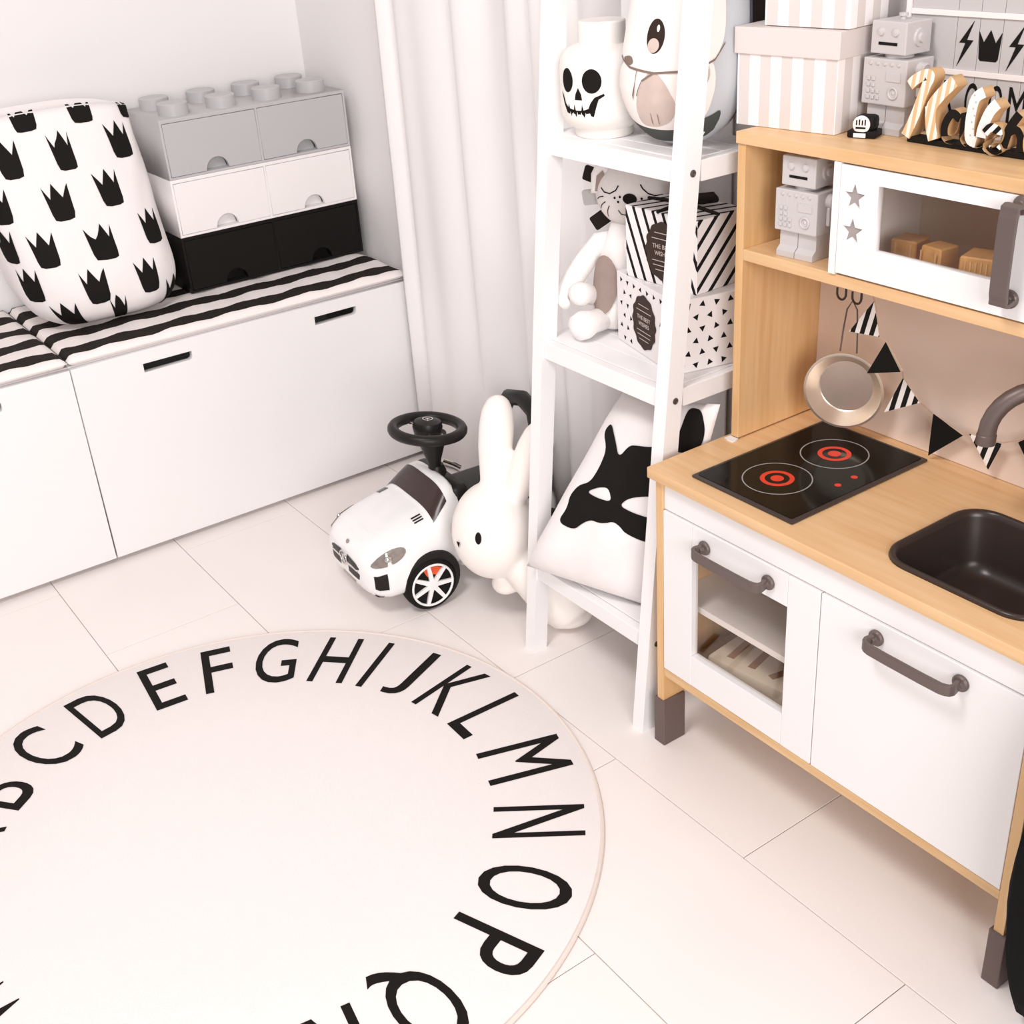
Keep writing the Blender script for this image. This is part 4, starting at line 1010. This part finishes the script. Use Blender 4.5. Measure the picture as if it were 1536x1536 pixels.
# first big letter: two slanted stems, a curl and a leg
blob('letter_stem', [(.004, .002), (.018, .034), (.030, .070), (.036, .083), (.030, .086), (.014, .079), (.004, .070)], .0145, LF(.090, -.002), 'wood_stripe', .022)
blob('letter_stem', [(.076, .082), (.056, .062), (.044, .044), (.046, .020), (.052, .003)], .0165, LF(.090, -.004), 'wood_stripe', .022)
blob('letter_stem', [(.034, .040), (.046, .042)], .010, LF(.090, -.003), 'wood_stripe', .021)
# second: small black round letter
blob('letter_bowl', [(.028, .034), (.016, .040), (.006, .024), (.008, .008), (.020, .006), (.030, .018), (.036, .042), (.036, .012), (.044, .004)], .011, LF(.030, -.001), 'letter_black', .020)
# third: dotted and white tall pair
o = blob('letter_loop', [(.024, .072), (.012, .062), (.008, .036), (.010, .012), (.020, .008)], .014, LF(-.008, -.003), 'letter_white', .021)
for k in range(7): plate('printed_dot', [circle(.011+.003*((k % 2)), .016+.0085*k, .0014, n=8)], .0003, LF(-.008, -.0039), 'robot_grey', o)
blob('letter_loop', [(.046, .060), (.036, .048), (.028, .026), (.026, .010), (.016, .008)], .0145, LF(-.008, -.0035), 'letter_white', .021)
# fourth: black and white striped letter
blob('letter_knot', [(.002, .022), (.010, .030), (.022, .026), (.020, .014), (.006, .006), (.016, -.0), (.028, .006)], .011, LF(-.040, -.006), 'letter_bw', .018)
# fifth: black letter with two legs
blob('letter_stem', [(.022, .050), (.010, .030), (.004, .006)], .012, LF(-.064, -.001), 'letter_black', .020)
blob('letter_arch', [(.008, .024), (.020, .030), (.028, .020), (.028, .004)], .010, LF(-.064, -.0012), 'letter_black', .020)
blob('letter_ring', [(.012, .034), (.003, .022), (.006, .006), (.018, .004), (.024, .018), (.016, .034), (.010, .033)], .011, LF(-.100, -.003), 'letter_gold', .021)

# ---------------- light box behind
lx = .332
lbx = kthing('light_box', 'white framed light box with black symbols and the word ROOM', 'light box', lx, -.36, ZU+.0004)
G().box2((.0044, -.15, .0), (.024, .193, .235), .001).build('box_back', 'lightbox_frame', lbx)
for z in (.0, .0795, .1555, .2275): G().box2((-.002, -.1415, z), (.0042, .1845, z+.0075), .0006).build('rail', 'lightbox_frame', lbx)
for s in (-.150, .185): G().box2((-.002, s, 0), (.0041, s+.008, .235), .0006).build('frame_side', 'lightbox_frame', lbx)
edges = [.1845, .108, .072, .036, 0, -.036, -.072, -.108, -.1415]
for r, (za, zb_) in enumerate(((.0076, .0794), (.0871, .1554), (.1631, .2274))):
    for k in range(8): G().box2((.0015, edges[k]-.0004, za), (.0035, edges[k+1]+.0004, zb_)).build('letter_card', 'lightbox_card', lbx)
LM = lambda y, z: frame((.0014, y, z), (0, -1, 0), (0, 0, 1))
y_of = lambda ly: ly+.36
bolt = [(.010, .030), (-.011, .001), (-.001, .001), (-.012, -.030), (.011, .005), (.001, .005)]
def sym(name, pts, ly, z): plate(name, [pts], .0006, LM(y_of(ly), z-ZU), 'print_black', lbx)
sym('lightning_symbol', bolt, -.269, 1.201); sym('lightning_symbol', bolt, -.347, 1.2005)
sym('crown_symbol', [(x*.034, y*.040) for x, y in [(-.52, .44), (-.27, .10), (0, .5), (.27, .10), (.52, .44), (.44, -.42), (.36, -.5), (-.36, -.5), (-.44, -.42)]], -.306, 1.2005)
for ch, ly, w_ in (('R', -.250, .020), ('O', -.287, .021), ('O', -.325, .021), ('M', -.358, .027)):
    text('letter', ch, w_, .050, LM(y_of(ly), 1.126-ZU), 'print_black', lbx, .0006)

# ---------------- black cloth bag against the kitchen's far side
bk = thing('black_bag', 'black cloth bag hanging down beside the far end of the toy kitchen', 'bag', (-.345, -2.650, 0))
rs = []
for k in range(15):
    t = k/14; z = .03+.52*t; a = .118*(math.sin(PI*(.10+.72*t))**.6); b = .046*(math.sin(PI*(.15+.76*t))**.6)
    rs.append([(a*math.cos(2*PI*i/32)*(1+.05*math.sin(5*i)), b*math.sin(2*PI*i/32)*(1+.06*math.sin(3*i+k)), z) for i in range(32)])
G().rings(rs).build('bag_cloth', 'black_cloth', bk, sm=True, angle=3)
G().tube(bez((-.05, .0, .54), (-.06, .0, .66), (.06, .0, .66), (.05, .0, .54), 14), .006, 8).build('bag_strap', 'black_cloth', bk, sm=True)
G().box2((-.02, -.02, 0), (.06, .03, .06), .01).build('bag_foot', 'black_cloth', bk)

# ---------------- dark board on the wall behind the boxes
db = thing('dark_picture', 'dark brown framed board on the wall behind the striped boxes', 'picture', (-.0105, -1.741, 1.19))
G().box2((0, -.051, 0), (.0175, .051, .42), .002).build('frame', 'label_brown', db)
G().box2((-.002, -.043, .010), (.001, .043, .410)).build('board', 'eye_dark', db)
